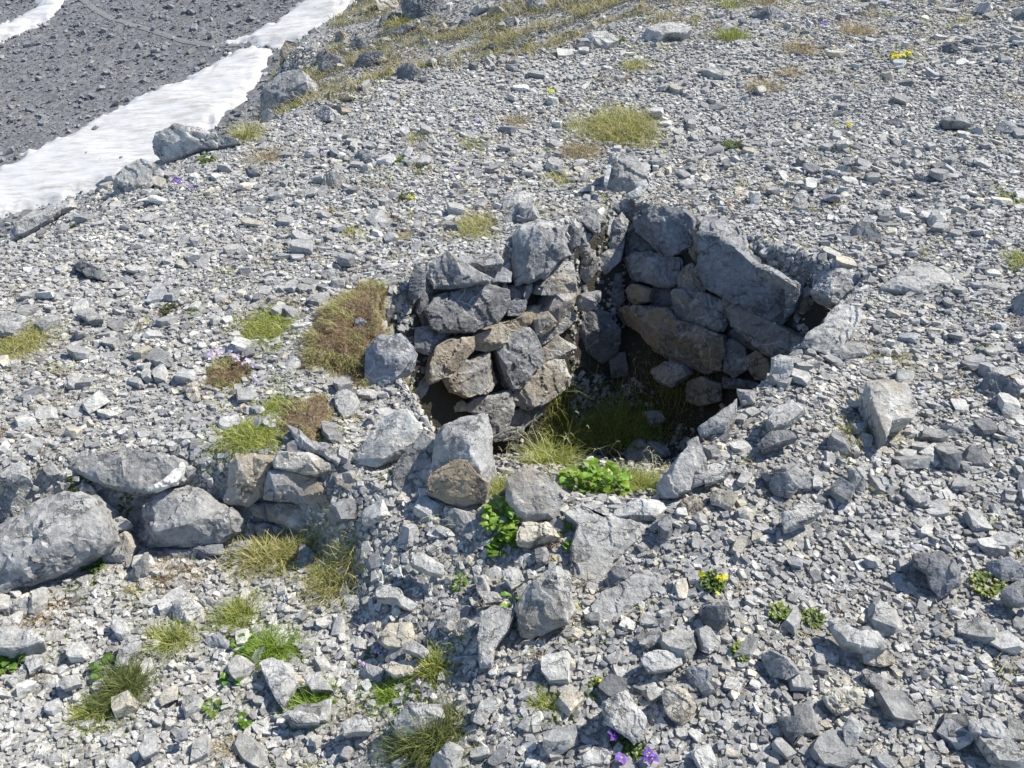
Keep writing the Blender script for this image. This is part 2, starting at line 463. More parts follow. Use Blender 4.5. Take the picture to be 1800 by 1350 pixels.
def traced(label, outline, n='mid', tone='g', mt='rock', thick=None, lift=0.0, inner=None, name='stone', cat='stone', group=None,
           at=None, bulge=1.0, mark=None, pt=None, seed=None, amp=1.0, parent=None):
    seed = seed if seed is not None else (hash_(label) % 99991)
    rr = random.Random(seed)
    nv = np.array(NORM[n] if isinstance(n, str) else n, float); nv /= np.linalg.norm(nv)
    xs = [p[0] for p in outline]; ys = [p[1] for p in outline]
    cx, cy = sum(xs) / len(xs), sum(ys) / len(ys)
    if pt is not None: A = np.array(pt, float)
    elif at is not None and not isinstance(n, str) and group and 'left wall' in group:
        wn, wa = PL['L']; wa = wa + wn * .065; d = ray(cx, cy); A = CAM + d * (np.dot(wn, wa - CAM) / np.dot(wn, d))
    elif at is not None: A = hit(*at)
    elif n in ('L', 'R'):
        wn, wa = PL[n]; wa = wa + wn * (.065 if n == 'L' else .05); d = ray(cx, cy)
        A = CAM + d * (np.dot(wn, wa - CAM) / np.dot(wn, d)); bulge = bulge * .6
    elif n in ('up', 'lu'): A = hit(cx, cy)
    else: A = hit(cx, cy * .25 + max(ys) * .75)
    if n in ('L', 'R'): lift = lift + .0
    elif n in ('up', 'lu'): lift = lift + .012
    A = A + nv * lift
    P = []
    for p in outline:
        d = ray(*p); den = float(np.dot(nv, d))
        t = np.dot(nv, A - CAM) / den if den < -.05 else np.linalg.norm(A - CAM) / np.linalg.norm(d)
        P.append(CAM + d * t)
    P = np.array(P); c = P.mean(0)
    P = c + (P - c) * (1.07 if n in ('L', 'R') else 1.02)
    vdir = np.array([0, 0, 1.0]); u = np.cross(vdir, nv); u /= np.linalg.norm(u) + 1e-9; v = np.cross(nv, u)
    Q = np.stack([(P - c) @ u, (P - c) @ v], 1)
    area = abs(sum(Q[i][0] * Q[(i + 1) % len(Q)][1] - Q[(i + 1) % len(Q)][0] * Q[i][1] for i in range(len(Q)))) / 2
    size = math.sqrt(area)
    if thick is None: thick = .75 * size if n not in ('up', 'lu') else .5 * size
    if n in ('L', 'R'): thick = max(thick, .12)
    ring = []
    for i in range(len(Q)):
        a, b = Q[i], Q[(i + 1) % len(Q)]
        L = np.linalg.norm(b - a); k = max(1, int(L / (size * .33)))
        for j in range(k):
            p = a + (b - a) * j / k
            if j: p = p + np.array([rr.gauss(0, 1), rr.gauss(0, 1)]) * size * .028
            ring.append(p)
    ring = np.array(ring); m = len(ring)
    ctr = ring.mean(0)
    ins = ctr + (ring - ctr) * np.array([[rr.uniform(.87, .95)] for _ in range(m)])
    bev = .085 * size
    pts = [Vector(p) for p in ins]
    offs = [bev * rr.uniform(.75, 1.1) for _ in range(m)]
    if inner:
        for px, py, of in inner:
            d = ray(px, py); t = np.dot(nv, A - CAM) / np.dot(nv, d); w = CAM + d * t - c
            pts.append(Vector((w @ u, w @ v))); offs.append(of * size)
    else:
        kin = 7; tries = 0; got = []
        while len(got) < kin and tries < 200:
            tries += 1
            w = [rr.random() for _ in range(3)]; s = sum(w); ids = [rr.randrange(m) for _ in range(3)]
            p = sum(ins[i] * (x / s) for i, x in zip(ids, w))
            if all(np.linalg.norm(p - q) > size * .2 for q in got) and min(np.linalg.norm(ins - p, axis=1)) > size * .13:
                got.append(p); pts.append(Vector(p)); offs.append(bev * 1.05 + rr.uniform(-.04, .17) * size * bulge)
    edges = [(i, (i + 1) % m) for i in range(m)]
    res = delaunay_2d_cdt(pts, edges, [], 1, 1e-5)
    vo, fo, orig = res[0], res[2], res[3]
    bm = bmesh.new()
    to3 = lambda q, o: Vector(c + u * q[0] + v * q[1] + nv * o)
    front = []
    key = {}
    for i, q in enumerate(vo):
        ids = orig[i]
        off = offs[ids[0]] if ids else bev
        bv = bm.verts.new(to3(q, off)); front.append(bv)
        for k in ids: key[k] = bv
    for f in fo:
        try: bm.faces.new([front[i] for i in f])
        except Exception: pass
    outer = [bm.verts.new(to3(q, 0)) for q in ring]
    sc_b = .86
    back = [bm.verts.new(to3(ctr + (q - ctr) * sc_b * rr.uniform(.92, 1.03), -thick * rr.uniform(.8, 1.05))) for q in ring]
    bc = bm.verts.new(to3(ctr, -thick * 1.1))
    for i in range(m):
        j = (i + 1) % m
        a, b = key.get(i), key.get(j)
        if a and b and a != b:
            try: bm.faces.new([outer[i], outer[j], b, a])
            except Exception: pass
        bm.faces.new([outer[j], outer[i], back[i], back[j]])
        bm.faces.new([back[j], back[i], bc])
    bmesh.ops.triangulate(bm, faces=bm.faces[:])
    refine(bm, max(size / 17, .005), 5)
    bmesh.ops.recalc_face_normals(bm, faces=bm.faces[:])
    tight = bool(group) and 'terrace' in group
    chip(bm, size, seed, 6 if tight else 9 if inner else 13, .88 if tight else .78 if inner else .64, .97, nv.tolist())
    roughen(bm, size, seed, amp)
    co = np.array([vv.co for vv in bm.verts])
    zb = terrain(c[0], c[1])
    loc = (float(c[0]), float(c[1]), float(zb))
    o = finish_rock(bm, name, loc, M[mt], tone, rr.uniform(.9, 1.12))
    tag(o, label, cat, group)
    if parent is not None:
        del o['category']; o.parent = parent; o.location = o.location - parent.location; del o['label']
        return o
    up_ = co[:, 2] > terrain(co[:, 0], co[:, 1]) + .004
    if up_.sum() > 8: heroes.append((co[up_][:, :2].copy(), co[:, 2].max(), n))
    else: heroes.append((co[:3, :2].copy(), -50., n))
    landmarks.append((cx, cy, mark))
    return o

def hash_(s):
    h = 5381
    for ch in s: h = (h * 33 + ord(ch)) & 0xffffffff
    return h
Z = {'w': (500, 360, 3), 'r': (980, 330, 3), 't': (0, 700, 2.727), 'f': (560, 700, 2.7), 'u': (900, 0, 2),
     'A': (1150, 250, 2.769), 'B': (1150, 600, 2.769), 'D': (1150, 950, 2.769), 'E': (600, 950, 2.769), 'G': (0, 350, 2.769),
     'H': (380, 0, 2.769), 'I': (1100, 0, 2.571), 'J': (0, 1000, 3), 'K': (900, 900, 2), 'o': (0, 0, 1)}
def T(zone, s, *a, **k):
    ox, oy, f = Z[zone]
    v = [float(x) for x in re.split(r'[ ,]+', s.strip())]
    pts = [(ox + v[i] / f, oy + v[i + 1] / f) for i in range(0, len(v), 2)]
    if 'inner' in k: k['inner'] = [(ox + x / f, oy + y / f, o_) for x, y, o_ in k['inner']]
    return pts, a, k
def S(zone, s, label, n='mid', tone='g', mt='rock', **k):
    if k.get('group') == GR: tone = {'g': 'x', 'b': 'x', 'd': 'y', 'l': 'g', 't': 'z', 'o': 'z'}.get(tone, tone)  # back wall stones take darker tones, pit shade painted into their colour
    pts, _, k = T(zone, s, **k)
    return traced(label, pts, n, tone, mt, **k)
TONE.update(x=(.215, .22, .225), y=(.15, .153, .16), z=(.25, .215, .165))  # darkened stone tones for the back wall, with its shade mixed in
GL = 'stones stacked in the sunlit left wall of the pit'
GR = 'stones stacked in the shaded back wall of the pit'
GT = 'stones of the low terrace wall at left'
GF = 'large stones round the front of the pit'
# --- sunlit left wall
S('w', '1205,170 1240,110 1340,80 1470,110 1500,270 1440,310 1380,385 1220,425 1205,330', 'big grey cube stone topping the left wall of the pit, flat pale top', (.12,-.8,.6), 'g', 'vein', group=GL, at=(945,480), inner=[(1225,165,.30),(1340,140,.36),(1460,150,.30),(1350,260,.24),(1270,300,.2),(1430,250,.22),(1330,370,.1)], thick=.25, name='wall_stone')
S('w', '855,240 930,290 1100,395 1080,410 930,435 790,440 745,370 750,325 800,290', 'smooth grey triangular stone with a pointed top on the left wall', (.1,-.75,.65), 'g', 'rock', group=GL, at=(870,500), inner=[(900,300,.2),(940,400,.24),(860,300,.12),(1040,385,.08)], name='wall_stone', thick=.12)
S('w', '990,300 1010,265 1130,250 1155,290 1150,312 1050,318', 'thin flat grey stone lying behind the triangular wall stone', 'up', 'g', 'rock', group=GL, name='wall_stone', lift=.03)
S('w', '1050,335 1090,312 1210,350 1200,405 1090,412 1070,385', 'small grey wedge between the triangular stone and the big cube', (.15,-.8,.55), 'b', group=GL, at=(880,495), name='wall_stone')
S('w', '690,310 745,370 748,450 700,505 650,490 660,400', 'upright spike of dark grey stone at the left end of the wall', (.1,-.8,.5), 'd', group=GL, at=(700,530), name='wall_stone')
S('w', '765,560 810,500 870,470 960,440 1080,425 1185,450 1190,520 1130,620 1010,665 850,670 790,640', 'large oval dark stone with white veins in the left wall', 'L', 'd', 'vein', group=GL, name='wall_stone', lift=.03, thick=.2, bulge=1.3)
S('w', '1190,540 1230,500 1290,512 1282,570 1240,588 1190,585', 'small square grey stone wedged right of the large veined oval', 'L', 'b', group=GL, name='wall_stone')
S('w', '1282,430 1320,418 1312,480 1290,512 1265,480', 'small upright grey sliver under the big cube stone', 'L', 'g', group=GL, name='wall_stone')
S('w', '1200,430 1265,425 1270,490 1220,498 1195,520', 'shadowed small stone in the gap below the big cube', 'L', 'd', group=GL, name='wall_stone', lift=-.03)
S('w', '1330,600 1380,560 1420,480 1345,475 1352,430 1420,350 1470,315 1525,318 1532,460 1520,535 1440,620 1350,688 1330,665', 'tall leaning grey slab with pale crusted lower edge in the left wall', 'L', 'g', 'crust', group=GL, name='wall_stone', lift=.03, inner=[(1500,360,.24),(1420,470,.10),(1460,520,.27),(1390,610,.22),(1440,400,.1)])
S('w', '1340,705 1430,640 1530,555 1537,610 1440,692 1360,748', 'thin smooth grey slab leaning under the crusted slab', 'L', 'g', group=GL, name='wall_stone', bulge=.3)
S('w', '1150,630 1240,600 1320,545 1368,530 1360,590 1300,640 1215,688 1185,680', 'narrow tan stone in the middle of the left wall, slanting up right', 'L', 't', 'ochre', group=GL, name='wall_stone')
S('w', '1015,690 1070,668 1150,635 1190,690 1170,722 1080,780 1018,768', 'blocky tan stone directly under the large veined oval', 'L', 't', 'crust', group=GL, name='wall_stone')
S('w', '815,750 870,715 1000,700 1012,760 950,822 880,900 770,937 765,880 790,800', 'flaky cream stone left of the blocky tan wall stone', 'L', 'l', 'ochre', group=GL, name='wall_stone')
S('w', '850,910 940,822 1010,830 1095,790 1132,850 1162,950 1060,992 960,1015 880,985', 'dark grey stone with an ochre right half, low in the left wall', 'L', 'g', 'ochre', group=GL, name='wall_stone')
S('w', '1128,770 1200,700 1292,658 1320,700 1362,790 1350,850 1240,972 1200,975 1160,880', 'dark diamond shaped stone in the lower middle of the left wall', 'L', 'b', 'vein', group=GL, name='wall_stone', lift=.015)
S('w', '1360,772 1440,695 1542,752 1480,802 1400,838 1368,822', 'pale triangular stone at the right edge of the left wall', 'L', 'p', 'crust', group=GL, name='wall_stone')
S('w', '1198,1070 1212,1010 1320,875 1420,832 1512,815 1522,900 1500,970 1400,1032 1290,1072', 'big rough stone low at the right end of the left wall, sunlit', 'L', 'l', 'crust', group=GL, name='wall_stone', lift=.02)
S('w', '965,1080 1010,1030 1190,985 1202,1060 1192,1160 1130,1222 1080,1247 1060,1130', 'smooth grey slab at the foot of the left wall', 'L', 'g', 'rock', group=GL, name='wall_stone', bulge=.3, lift=-.02)
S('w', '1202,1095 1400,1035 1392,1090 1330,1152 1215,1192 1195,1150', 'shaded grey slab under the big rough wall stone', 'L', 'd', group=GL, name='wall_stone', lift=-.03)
S('w', '1090,1242 1190,1182 1285,1182 1255,1242 1130,1255', 'flat grey flake at the very foot of the left wall', 'L', 'g', group=GL, name='wall_stone')
S('w', '808,1062 870,1020 930,1025 972,1055 960,1088 880,1092', 'small tan lens shaped stone lying in front of the left wall foot', (.1,-.6,.7), 't', group=GL, name='wall_stone')
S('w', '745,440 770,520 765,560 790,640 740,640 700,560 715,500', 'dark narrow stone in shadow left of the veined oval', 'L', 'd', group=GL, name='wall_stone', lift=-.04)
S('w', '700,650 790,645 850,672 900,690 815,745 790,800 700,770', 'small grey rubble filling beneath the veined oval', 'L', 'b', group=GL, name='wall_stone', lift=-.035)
# --- front left of the pit
S('w', '430,760 500,692 610,685 672,750 668,820 640,862 570,942 520,972 418,952 428,850', 'large blue grey block right of the brown tussock', (-.1,-.72,.62), 'b', 'vein', group=GF, lift=.02, thick=.16, inner=[(500,750,.22),(600,730,.26),(620,800,.24),(500,860,.2),(560,900,.12)])
S('w', '608,905 640,862 680,800 770,882 765,935 740,1002 690,1052 620,1062 600,975', 'tall blue grey stone standing between the block and the left wall', (-.05,-.75,.6), 'b', 'vein', group=GF, thick=.12)
S('w', '365,605 400,592 437,618 405,652 375,642', 'small blue grey stone caught in the big brown tussock', 'mid', 'b', lift=.05)
S('w', '268,985 320,965 370,990 397,1045 350,1102 315,1117 268,1062', 'smooth pale rounded stone lying alone on the gravel left of the pit', 'up', 'l', 'rock', group=GF, lift=.03, bulge=.4, mark='the smooth rounded stone')
S('f', '150,290 260,150 300,80 400,40 480,120 490,150 440,220 380,262 270,322 180,302', 'tilted grey slab with a long sharp edge, front left of the pit', (-.15,-.45,.85), 'l', 'vein', group=GF, lift=.05, thick=.07, bulge=.5, at=(660,800))
S('f', '420,230 490,160 545,200 547,280 510,400 460,482 380,442 335,402 370,310', 'cracked grey slab with a thin white vein beside the tan boulder', (-.35,-.6,.7), 'g', 'vein', group=GF, thick=.14, lift=.02, bulge=.5)
_bb = S('f', '550,200 590,130 690,90 795,62 802,200 827,320 802,430 790,492 690,522 515,462 510,380 540,320', 'big boulder with a shaded tan brown face at the pit entrance', (-.1,-.62,.78), 'g', 'vein', group=GF, at=(800,885), lift=.02, thick=.2, inner=[(600,200,.20),(700,150,.25),(760,200,.25),(540,335,.22),(640,285,.36),(705,295,.36),(765,375,.30),(640,430,.08),(700,450,.08),(580,410,.10)], mark='the big tan faced boulder')
S('f', '518,460 512,390 545,340 640,288 702,298 762,378 800,402 788,486 690,516 600,498', 'brown face', (-.2,-.78,.58), 'o', 'ochre', name='brown_face', at=(800,885), lift=.052, thick=.10, parent=_bb, bulge=.35)
S('f', '900,390 960,332 1010,320 1100,370 1172,440 1165,500 1120,580 990,576 940,552 893,480', 'rounded pale boulder with rough face standing in the pit entrance', (.0,-.72,.62), 'l', 'crust', group=GF, at=(945,905), lift=.03, thick=.18, inner=[(1000,350,.12),(980,420,.26),(1080,420,.28),(1050,500,.25),(960,500,.2),(1120,480,.16)], mark='the rounded pale boulder')
S('f', '590,540 640,525 770,550 802,650 820,702 760,722 680,652 620,612', 'grey wedge stone with a bright top just below the tan boulder', 'mid', 'g', 'vein', group=GF)
S('f', '930,672 960,592 1100,590 1150,642 1100,652 990,682', 'cream flat stone under the rounded pale boulder', 'up', 'c', 'rock', group=GF, lift=.03)
S('f', '1160,540 1250,500 1400,560 1560,600 1500,680 1400,780 1380,862 1320,942 1210,932 1190,870 1200,700 1230,600', 'very large stepped bedrock slab embedded below the pit entrance', (-.05,-.38,.92), 'l', 'rock', group=GF, thick=.12, lift=.02, amp=1.1, at=(1020,960), mark='the stepped embedded slab')
S('f', '1400,540 1480,490 1620,475 1662,510 1600,568 1400,566', 'flat pale slab at the front right lip of the pit', 'up', 'l', group=GF, lift=.03)
S('f', '930,1000 990,890 1060,840 1130,790 1190,850 1192,950 1217,1010 1190,1072 1100,1102 1010,1147 955,1132', 'pointed tan block with a dark left face, standing in the foreground', (-.15,-.6,.75), 'l', 'crust', group=GF, lift=.03, thick=.13, inner=[(1050,880,.36),(1058,960,.38),(1100,1052,.34),(1150,960,.26),(1140,870,.22),(990,980,.12),(1000,1080,.10),(1185,1060,.2)], mark='the pointed tan block')
S('f', '765,1010 830,975 930,998 900,1090 830,1182 822,1272 770,1282 755,1130', 'narrow grey slab standing on edge left of the pointed tan block', (-.1,-.5,.8), 'l', 'rock', group=GF, lift=.04, thick=.16, inner=[(800,1030,.2),(870,1030,.14),(800,1150,.22),(790,1230,.15)])
S('f', '1300,980 1350,920 1470,870 1530,800 1582,785 1650,850 1600,920 1500,970 1400,1042 1300,1062', 'low grey embedded slab right of the pointed tan block', 'up', 'g', 'rock', group=GF, lift=.015, thick=.08)
S('f', '1370,830 1410,795 1460,800 1482,850 1440,892 1380,886', 'small dark cube sitting on the edge of the embedded slabs', (-.2,-.6,.75), 'd', 'rock', group=GF, lift=.03)
# --- terrace wall
_ov = S('t', '220,285 330,280 480,275 620,260 780,255 870,300 932,340 880,402 800,422 700,452 560,442 480,420 380,362', 'long overhanging grey slab with a white band, left terrace wall', (-.05,-.5,.85), 'g', 'vein', group=GT, at=(290,850), lift=.05, thick=.07, bulge=.5, inner=[(350,290,.1),(600,290,.16),(780,290,.14),(620,400,.16),(480,360,.14),(850,350,.12)], mark='the long overhanging slab', name='wall_stone')
S('t', '690,440 780,395 860,325 878,300 888,312 868,360 840,402 800,420 720,448', 'white band', (-.05,-.5,.85), 'w', name='white_band', at=(290,850), lift=.088, thick=.03, parent=_ov, bulge=.3)
S('t', '688,500 760,440 880,418 950,440 1080,520 1157,580 1140,640 1060,692 930,717 740,722 665,692 690,620', 'big smooth grey boulder in the middle of the terrace wall', (-.1,-.72,.68), 'g', 'rock', group=GT, at=(330,955), lift=.02, thick=.22, inner=[(760,500,.18),(880,470,.22),(700,605,.26),(800,640,.34),(960,600,.36),(1010,575,.30),(1100,580,.2),(800,690,.14),(950,690,.14)], mark='the big terrace boulder', name='wall_stone')
S('t', '-150,700 0,620 120,560 200,490 330,450 400,460 470,520 520,600 532,680 480,742 360,812 300,852 100,922 0,962 -150,962', 'huge weathered grey rock mass at the left edge of the photo', (-.05,-.62,.75), 'g', 'rock', group=GT, at=(60,1020), lift=.03, thick=.28, amp=1.25, mark='the huge left rock', name='wall_stone', inner=[(330,500,.12),(420,560,.14),(200,620,.2),(50,680,.2),(340,700,.25),(150,770,.27),(0,800,.27),(-80,780,.2),(250,800,.2),(100,880,.1)])
S('t', '530,590 580,565 627,600 600,627 540,642', 'small pale wedge between the huge rock and the terrace boulder', (-.1,-.5,.8), 'l', group=GT, lift=.06, name='wall_stone')
S('t', '470,792 530,682 600,635 652,712 622,802 560,792', 'cream tipped grey slab leaning right of the huge rock', (-.1,-.65,.7), 'l', 'crust', group=GT, name='wall_stone')
S('t', '600,862 690,742 705,850 640,892', 'grey shard standing below the left end of the terrace boulder', 'fr', 'g', group=GT, name='wall_stone')
S('t', '1100,310 1130,265 1312,280 1302,360 1260,462 1190,522 1080,502 1070,480 1100,430', 'blocky grey brown stone standing right of the overhanging slab', (-.1,-.75,.6), 't', 'crust', group=GT, at=(430,885), lift=.03, thick=.14, name='wall_stone', inner=[(1150,290,.18),(1280,300,.2),(1180,380,.26),(1240,400,.2),(1150,460,.18)])
S('t', '1308,300 1330,260 1480,258 1600,320 1602,345 1520,372 1400,347 1310,332', 'white and tan flat stone capping the terrace wall', (.0,-.6,.8), 'w', 'crust', group=GT, at=(530,835), lift=.04, thick=.07, name='wall_stone', mark='the white capping stone')
S('t', '1290,352 1400,347 1520,377 1612,412 1632,480 1642,560 1500,502 1262,482', 'dark layered block with an ochre patch under the white cap stone', (.02,-.85,.5), 'b', 'ochre', group=GT, at=(530,880), lift=.02, thick=.12, name='wall_stone')
S('t', '1200,502 1400,502 1560,562 1572,622 1480,652 1350,602 1212,562', 'long dark slab second from the bottom of the terrace stack', (.0,-.85,.5), 'd', 'crust', group=GT, lift=.0, name='wall_stone')
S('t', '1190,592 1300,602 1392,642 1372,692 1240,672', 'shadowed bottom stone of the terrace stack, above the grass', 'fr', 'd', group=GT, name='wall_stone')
S('t', '1370,130 1430,150 1490,212 1570,220 1642,280 1620,312 1520,262 1440,242', 'grey slab lying behind the white cap stone', 'up', 'g', group=GT, lift=.03, name='wall_stone')
S('t', '1600,372 1680,345 1752,390 1732,440 1692,457 1610,412', 'rounded grey brown stone at the right end of the terrace', 'mid', 'g', 'crust', group=GT, name='wall_stone')
S('t', '1065,745 1120,692 1182,690 1192,782 1120,762', 'grey stone with a white lip at the top of the grass', 'mid', 'g', group=GT, name='wall_stone')
S('t', '-60,1110 0,1108 90,1095 190,1130 202,1160 110,1197 -60,1202', 'flat pale slab at the left edge below the huge rock', 'up', 'l', group=GT, lift=.05, thick=.06)
S('t', '-40,1000 60,968 130,953 167,1000 140,1042 60,1047 -40,1042', 'pale rounded stone tucked beneath the huge left rock', 'mid', 'l', group=GT)
S('t', '-20,380 60,318 110,305 142,340 147,392 60,402', 'flat grey stone at the left edge above the terrace', 'up', 'g', group=GT, lift=.03)
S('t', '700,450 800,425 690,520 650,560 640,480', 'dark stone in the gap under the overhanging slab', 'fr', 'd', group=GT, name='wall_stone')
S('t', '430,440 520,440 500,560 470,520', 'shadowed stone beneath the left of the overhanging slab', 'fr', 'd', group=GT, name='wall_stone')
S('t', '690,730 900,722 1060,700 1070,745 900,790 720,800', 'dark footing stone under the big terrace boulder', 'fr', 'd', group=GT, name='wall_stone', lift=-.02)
# --- back (right) wall of the pit, in shade
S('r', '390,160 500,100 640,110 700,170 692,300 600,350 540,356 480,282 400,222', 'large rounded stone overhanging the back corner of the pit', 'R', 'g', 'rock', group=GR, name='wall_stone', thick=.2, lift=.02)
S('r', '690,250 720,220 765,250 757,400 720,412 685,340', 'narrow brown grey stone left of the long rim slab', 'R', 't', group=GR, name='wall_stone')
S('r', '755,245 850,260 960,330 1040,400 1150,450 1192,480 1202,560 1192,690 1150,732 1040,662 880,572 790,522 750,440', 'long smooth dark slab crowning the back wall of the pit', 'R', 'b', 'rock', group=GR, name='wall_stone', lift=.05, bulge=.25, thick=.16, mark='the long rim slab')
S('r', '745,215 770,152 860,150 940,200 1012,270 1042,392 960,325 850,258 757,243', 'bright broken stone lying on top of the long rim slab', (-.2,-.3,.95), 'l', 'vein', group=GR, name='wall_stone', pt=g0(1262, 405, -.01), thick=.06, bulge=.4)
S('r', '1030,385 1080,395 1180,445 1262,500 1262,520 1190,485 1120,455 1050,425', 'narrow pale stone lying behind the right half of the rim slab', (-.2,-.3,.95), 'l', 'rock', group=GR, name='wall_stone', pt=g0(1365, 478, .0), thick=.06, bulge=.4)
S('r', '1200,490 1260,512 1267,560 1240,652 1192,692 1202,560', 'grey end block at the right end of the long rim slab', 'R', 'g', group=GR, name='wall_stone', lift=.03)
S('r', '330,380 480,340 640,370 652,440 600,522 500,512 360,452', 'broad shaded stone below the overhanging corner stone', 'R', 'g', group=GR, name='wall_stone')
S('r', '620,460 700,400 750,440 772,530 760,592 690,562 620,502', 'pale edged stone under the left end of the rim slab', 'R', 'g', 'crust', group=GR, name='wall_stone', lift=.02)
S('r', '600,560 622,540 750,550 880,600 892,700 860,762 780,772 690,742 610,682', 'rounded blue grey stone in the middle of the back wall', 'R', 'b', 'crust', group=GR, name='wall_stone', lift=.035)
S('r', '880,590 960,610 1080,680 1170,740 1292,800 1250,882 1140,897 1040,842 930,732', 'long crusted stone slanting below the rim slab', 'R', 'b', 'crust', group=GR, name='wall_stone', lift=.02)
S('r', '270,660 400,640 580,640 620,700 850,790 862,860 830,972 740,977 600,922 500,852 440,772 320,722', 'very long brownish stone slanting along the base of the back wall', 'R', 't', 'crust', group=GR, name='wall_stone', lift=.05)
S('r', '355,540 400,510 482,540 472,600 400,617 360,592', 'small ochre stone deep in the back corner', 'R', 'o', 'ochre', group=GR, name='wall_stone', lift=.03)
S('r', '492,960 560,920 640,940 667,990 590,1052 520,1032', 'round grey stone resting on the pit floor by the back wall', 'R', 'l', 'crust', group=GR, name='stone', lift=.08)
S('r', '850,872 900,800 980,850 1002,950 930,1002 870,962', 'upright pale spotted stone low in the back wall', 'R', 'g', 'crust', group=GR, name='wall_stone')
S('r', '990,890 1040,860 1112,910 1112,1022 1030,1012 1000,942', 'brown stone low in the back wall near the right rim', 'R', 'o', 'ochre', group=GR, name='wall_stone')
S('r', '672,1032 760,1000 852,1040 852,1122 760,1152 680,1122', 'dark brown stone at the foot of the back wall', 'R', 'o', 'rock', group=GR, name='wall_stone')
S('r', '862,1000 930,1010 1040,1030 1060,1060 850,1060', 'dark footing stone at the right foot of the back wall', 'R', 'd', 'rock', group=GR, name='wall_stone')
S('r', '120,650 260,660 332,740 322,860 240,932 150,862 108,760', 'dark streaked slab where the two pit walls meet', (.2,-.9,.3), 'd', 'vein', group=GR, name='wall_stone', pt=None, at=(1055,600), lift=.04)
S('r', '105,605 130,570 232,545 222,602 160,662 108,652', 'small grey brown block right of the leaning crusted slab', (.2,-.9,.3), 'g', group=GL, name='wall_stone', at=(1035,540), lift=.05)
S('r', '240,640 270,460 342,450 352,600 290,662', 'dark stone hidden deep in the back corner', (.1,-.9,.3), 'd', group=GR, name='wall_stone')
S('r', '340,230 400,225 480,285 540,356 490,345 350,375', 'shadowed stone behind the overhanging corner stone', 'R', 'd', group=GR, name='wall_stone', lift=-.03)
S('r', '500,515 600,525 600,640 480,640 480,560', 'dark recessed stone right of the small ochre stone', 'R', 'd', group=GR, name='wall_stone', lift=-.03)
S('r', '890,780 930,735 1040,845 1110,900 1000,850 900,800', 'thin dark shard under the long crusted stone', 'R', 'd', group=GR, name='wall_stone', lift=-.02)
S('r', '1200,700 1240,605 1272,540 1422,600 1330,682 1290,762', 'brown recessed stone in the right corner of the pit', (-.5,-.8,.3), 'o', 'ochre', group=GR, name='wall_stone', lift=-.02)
# --- rim stones at the back corner
_qz = S('u', '325,640 345,560 362,530 400,545 440,545 465,590 482,635 450,690 370,700 335,662', 'upright grey stone with white quartz edges above the back corner', (-.05,-.75,.65), 'g', 'vein', lift=.02, thick=.1, mark='the quartz edged upright stone')
for _i, _s in enumerate(['322,645 338,575 352,560 350,590 336,640 332,660', '352,545 364,530 376,545 368,575 356,570', '395,690 440,660 476,632 484,642 462,668 452,690 425,698', '440,645 470,630 478,650 455,690 440,700 430,690']):
    S('u', _s, 'quartz band %d' % _i, (-.05,-.75,.65), 'w', name='quartz_band', at=(1100, 350), lift=.062, thick=.03, parent=_qz, bulge=.3)
S('u', '330,700 372,718 382,742 360,757 345,745', 'small dark stone under the quartz edged stone', 'fr', 'd')
S('r', '300,170 340,130 380,170 350,282 310,332 278,300 290,220', 'grey pillar stone at the back left corner of the pit', (.2,-.85,.45), 'g', 'vein', group=GL, name='wall_stone', lift=.04)
S('r', '90,170 150,62 200,90 237,150 210,242 150,202', 'angular grey stone above the left wall, beside mossy gap', (.1,-.7,.7), 'g', group=GL, name='wall_stone', lift=.03)
S('r', '38,200 80,180 137,230 120,302 80,322 42,270', 'small blue grey stone right of the big cube', (.1,-.8,.6), 'b', group=GL, name='wall_stone', lift=.03)
S('r', '135,270 217,370 212,440 150,502 110,460 130,380 100,330', 'jagged brown grey stone standing right of the big cube', (.2,-.85,.45), 'g', 'crust', group=GL, name='wall_stone', lift=.03)
S('r', '180,482 230,350 352,280 332,382 262,452', 'smooth grey slab leaning against the pillar stone', (.3,-.85,.4), 'g', group=GL, name='wall_stone', lift=.02)
S('w', '1150,60 1230,10 1290,0 1330,30 1270,80 1200,122 1150,100', 'rounded grey stone behind the big cube', 'mid', 'g')
S('H', '1380,980 1440,930 1550,940 1552,990 1450,1002 1390,1012', 'flat broad stone up the slope from the big cube', 'up', 'l', lift=.03)
S('r', '1340,545 1350,482 1400,420 1560,400 1622,500 1612,570 1550,612 1450,602', 'pale rim slab with a brown underside, right end of the pit', (-.25,-.3,.92), 'l', 'rock', lift=.05, thick=.07, mark='the pale rim slab')
S('r', '1290,822 1490,602 1602,640 1592,702 1500,852 1480,907 1400,862', 'tilted bluish slab on the right rim of the pit', (-.1,-.35,.92), 'l', 'rock', lift=.05, thick=.08, bulge=.4, mark='the tilted rim slab')
S('r', '1117,1052 1130,900 1180,880 1242,900 1237,980 1180,1032', 'knobbly grey block on the right rim, below the tilted slab', (-.4,-.6,.7), 'l', lift=.04)
S('r', '943,1060 1042,1070 1042,1132 970,1152', 'small square stone on the right rim edge', (-.3,-.5,.8), 'g', lift=.03)
S('r', '1112,1232 1120,1160 1262,1130 1302,1170 1240,1212 1140,1262', 'flat pointed grey stone on the right rim heap', 'up', 'l', lift=.05)
S('r', '728,1262 830,1190 942,1102 942,1172 880,1282 760,1312', 'long grey slab forming the sharp right rim of the pit', (-.35,-.4,.85), 'l', lift=.04)
S('B', '10,700 60,620 160,500 182,600 150,722 90,762 0,765', 'shaded blue grey rock mass under the right rim, front', (-.5,-.6,.6), 'g', lift=.04, thick=.15)
S('B', '160,490 210,460 250,560 262,680 215,700 155,722 180,600', 'grey broken rock just right of the shaded rim mass', (-.2,-.55,.8), 'g', lift=.04)
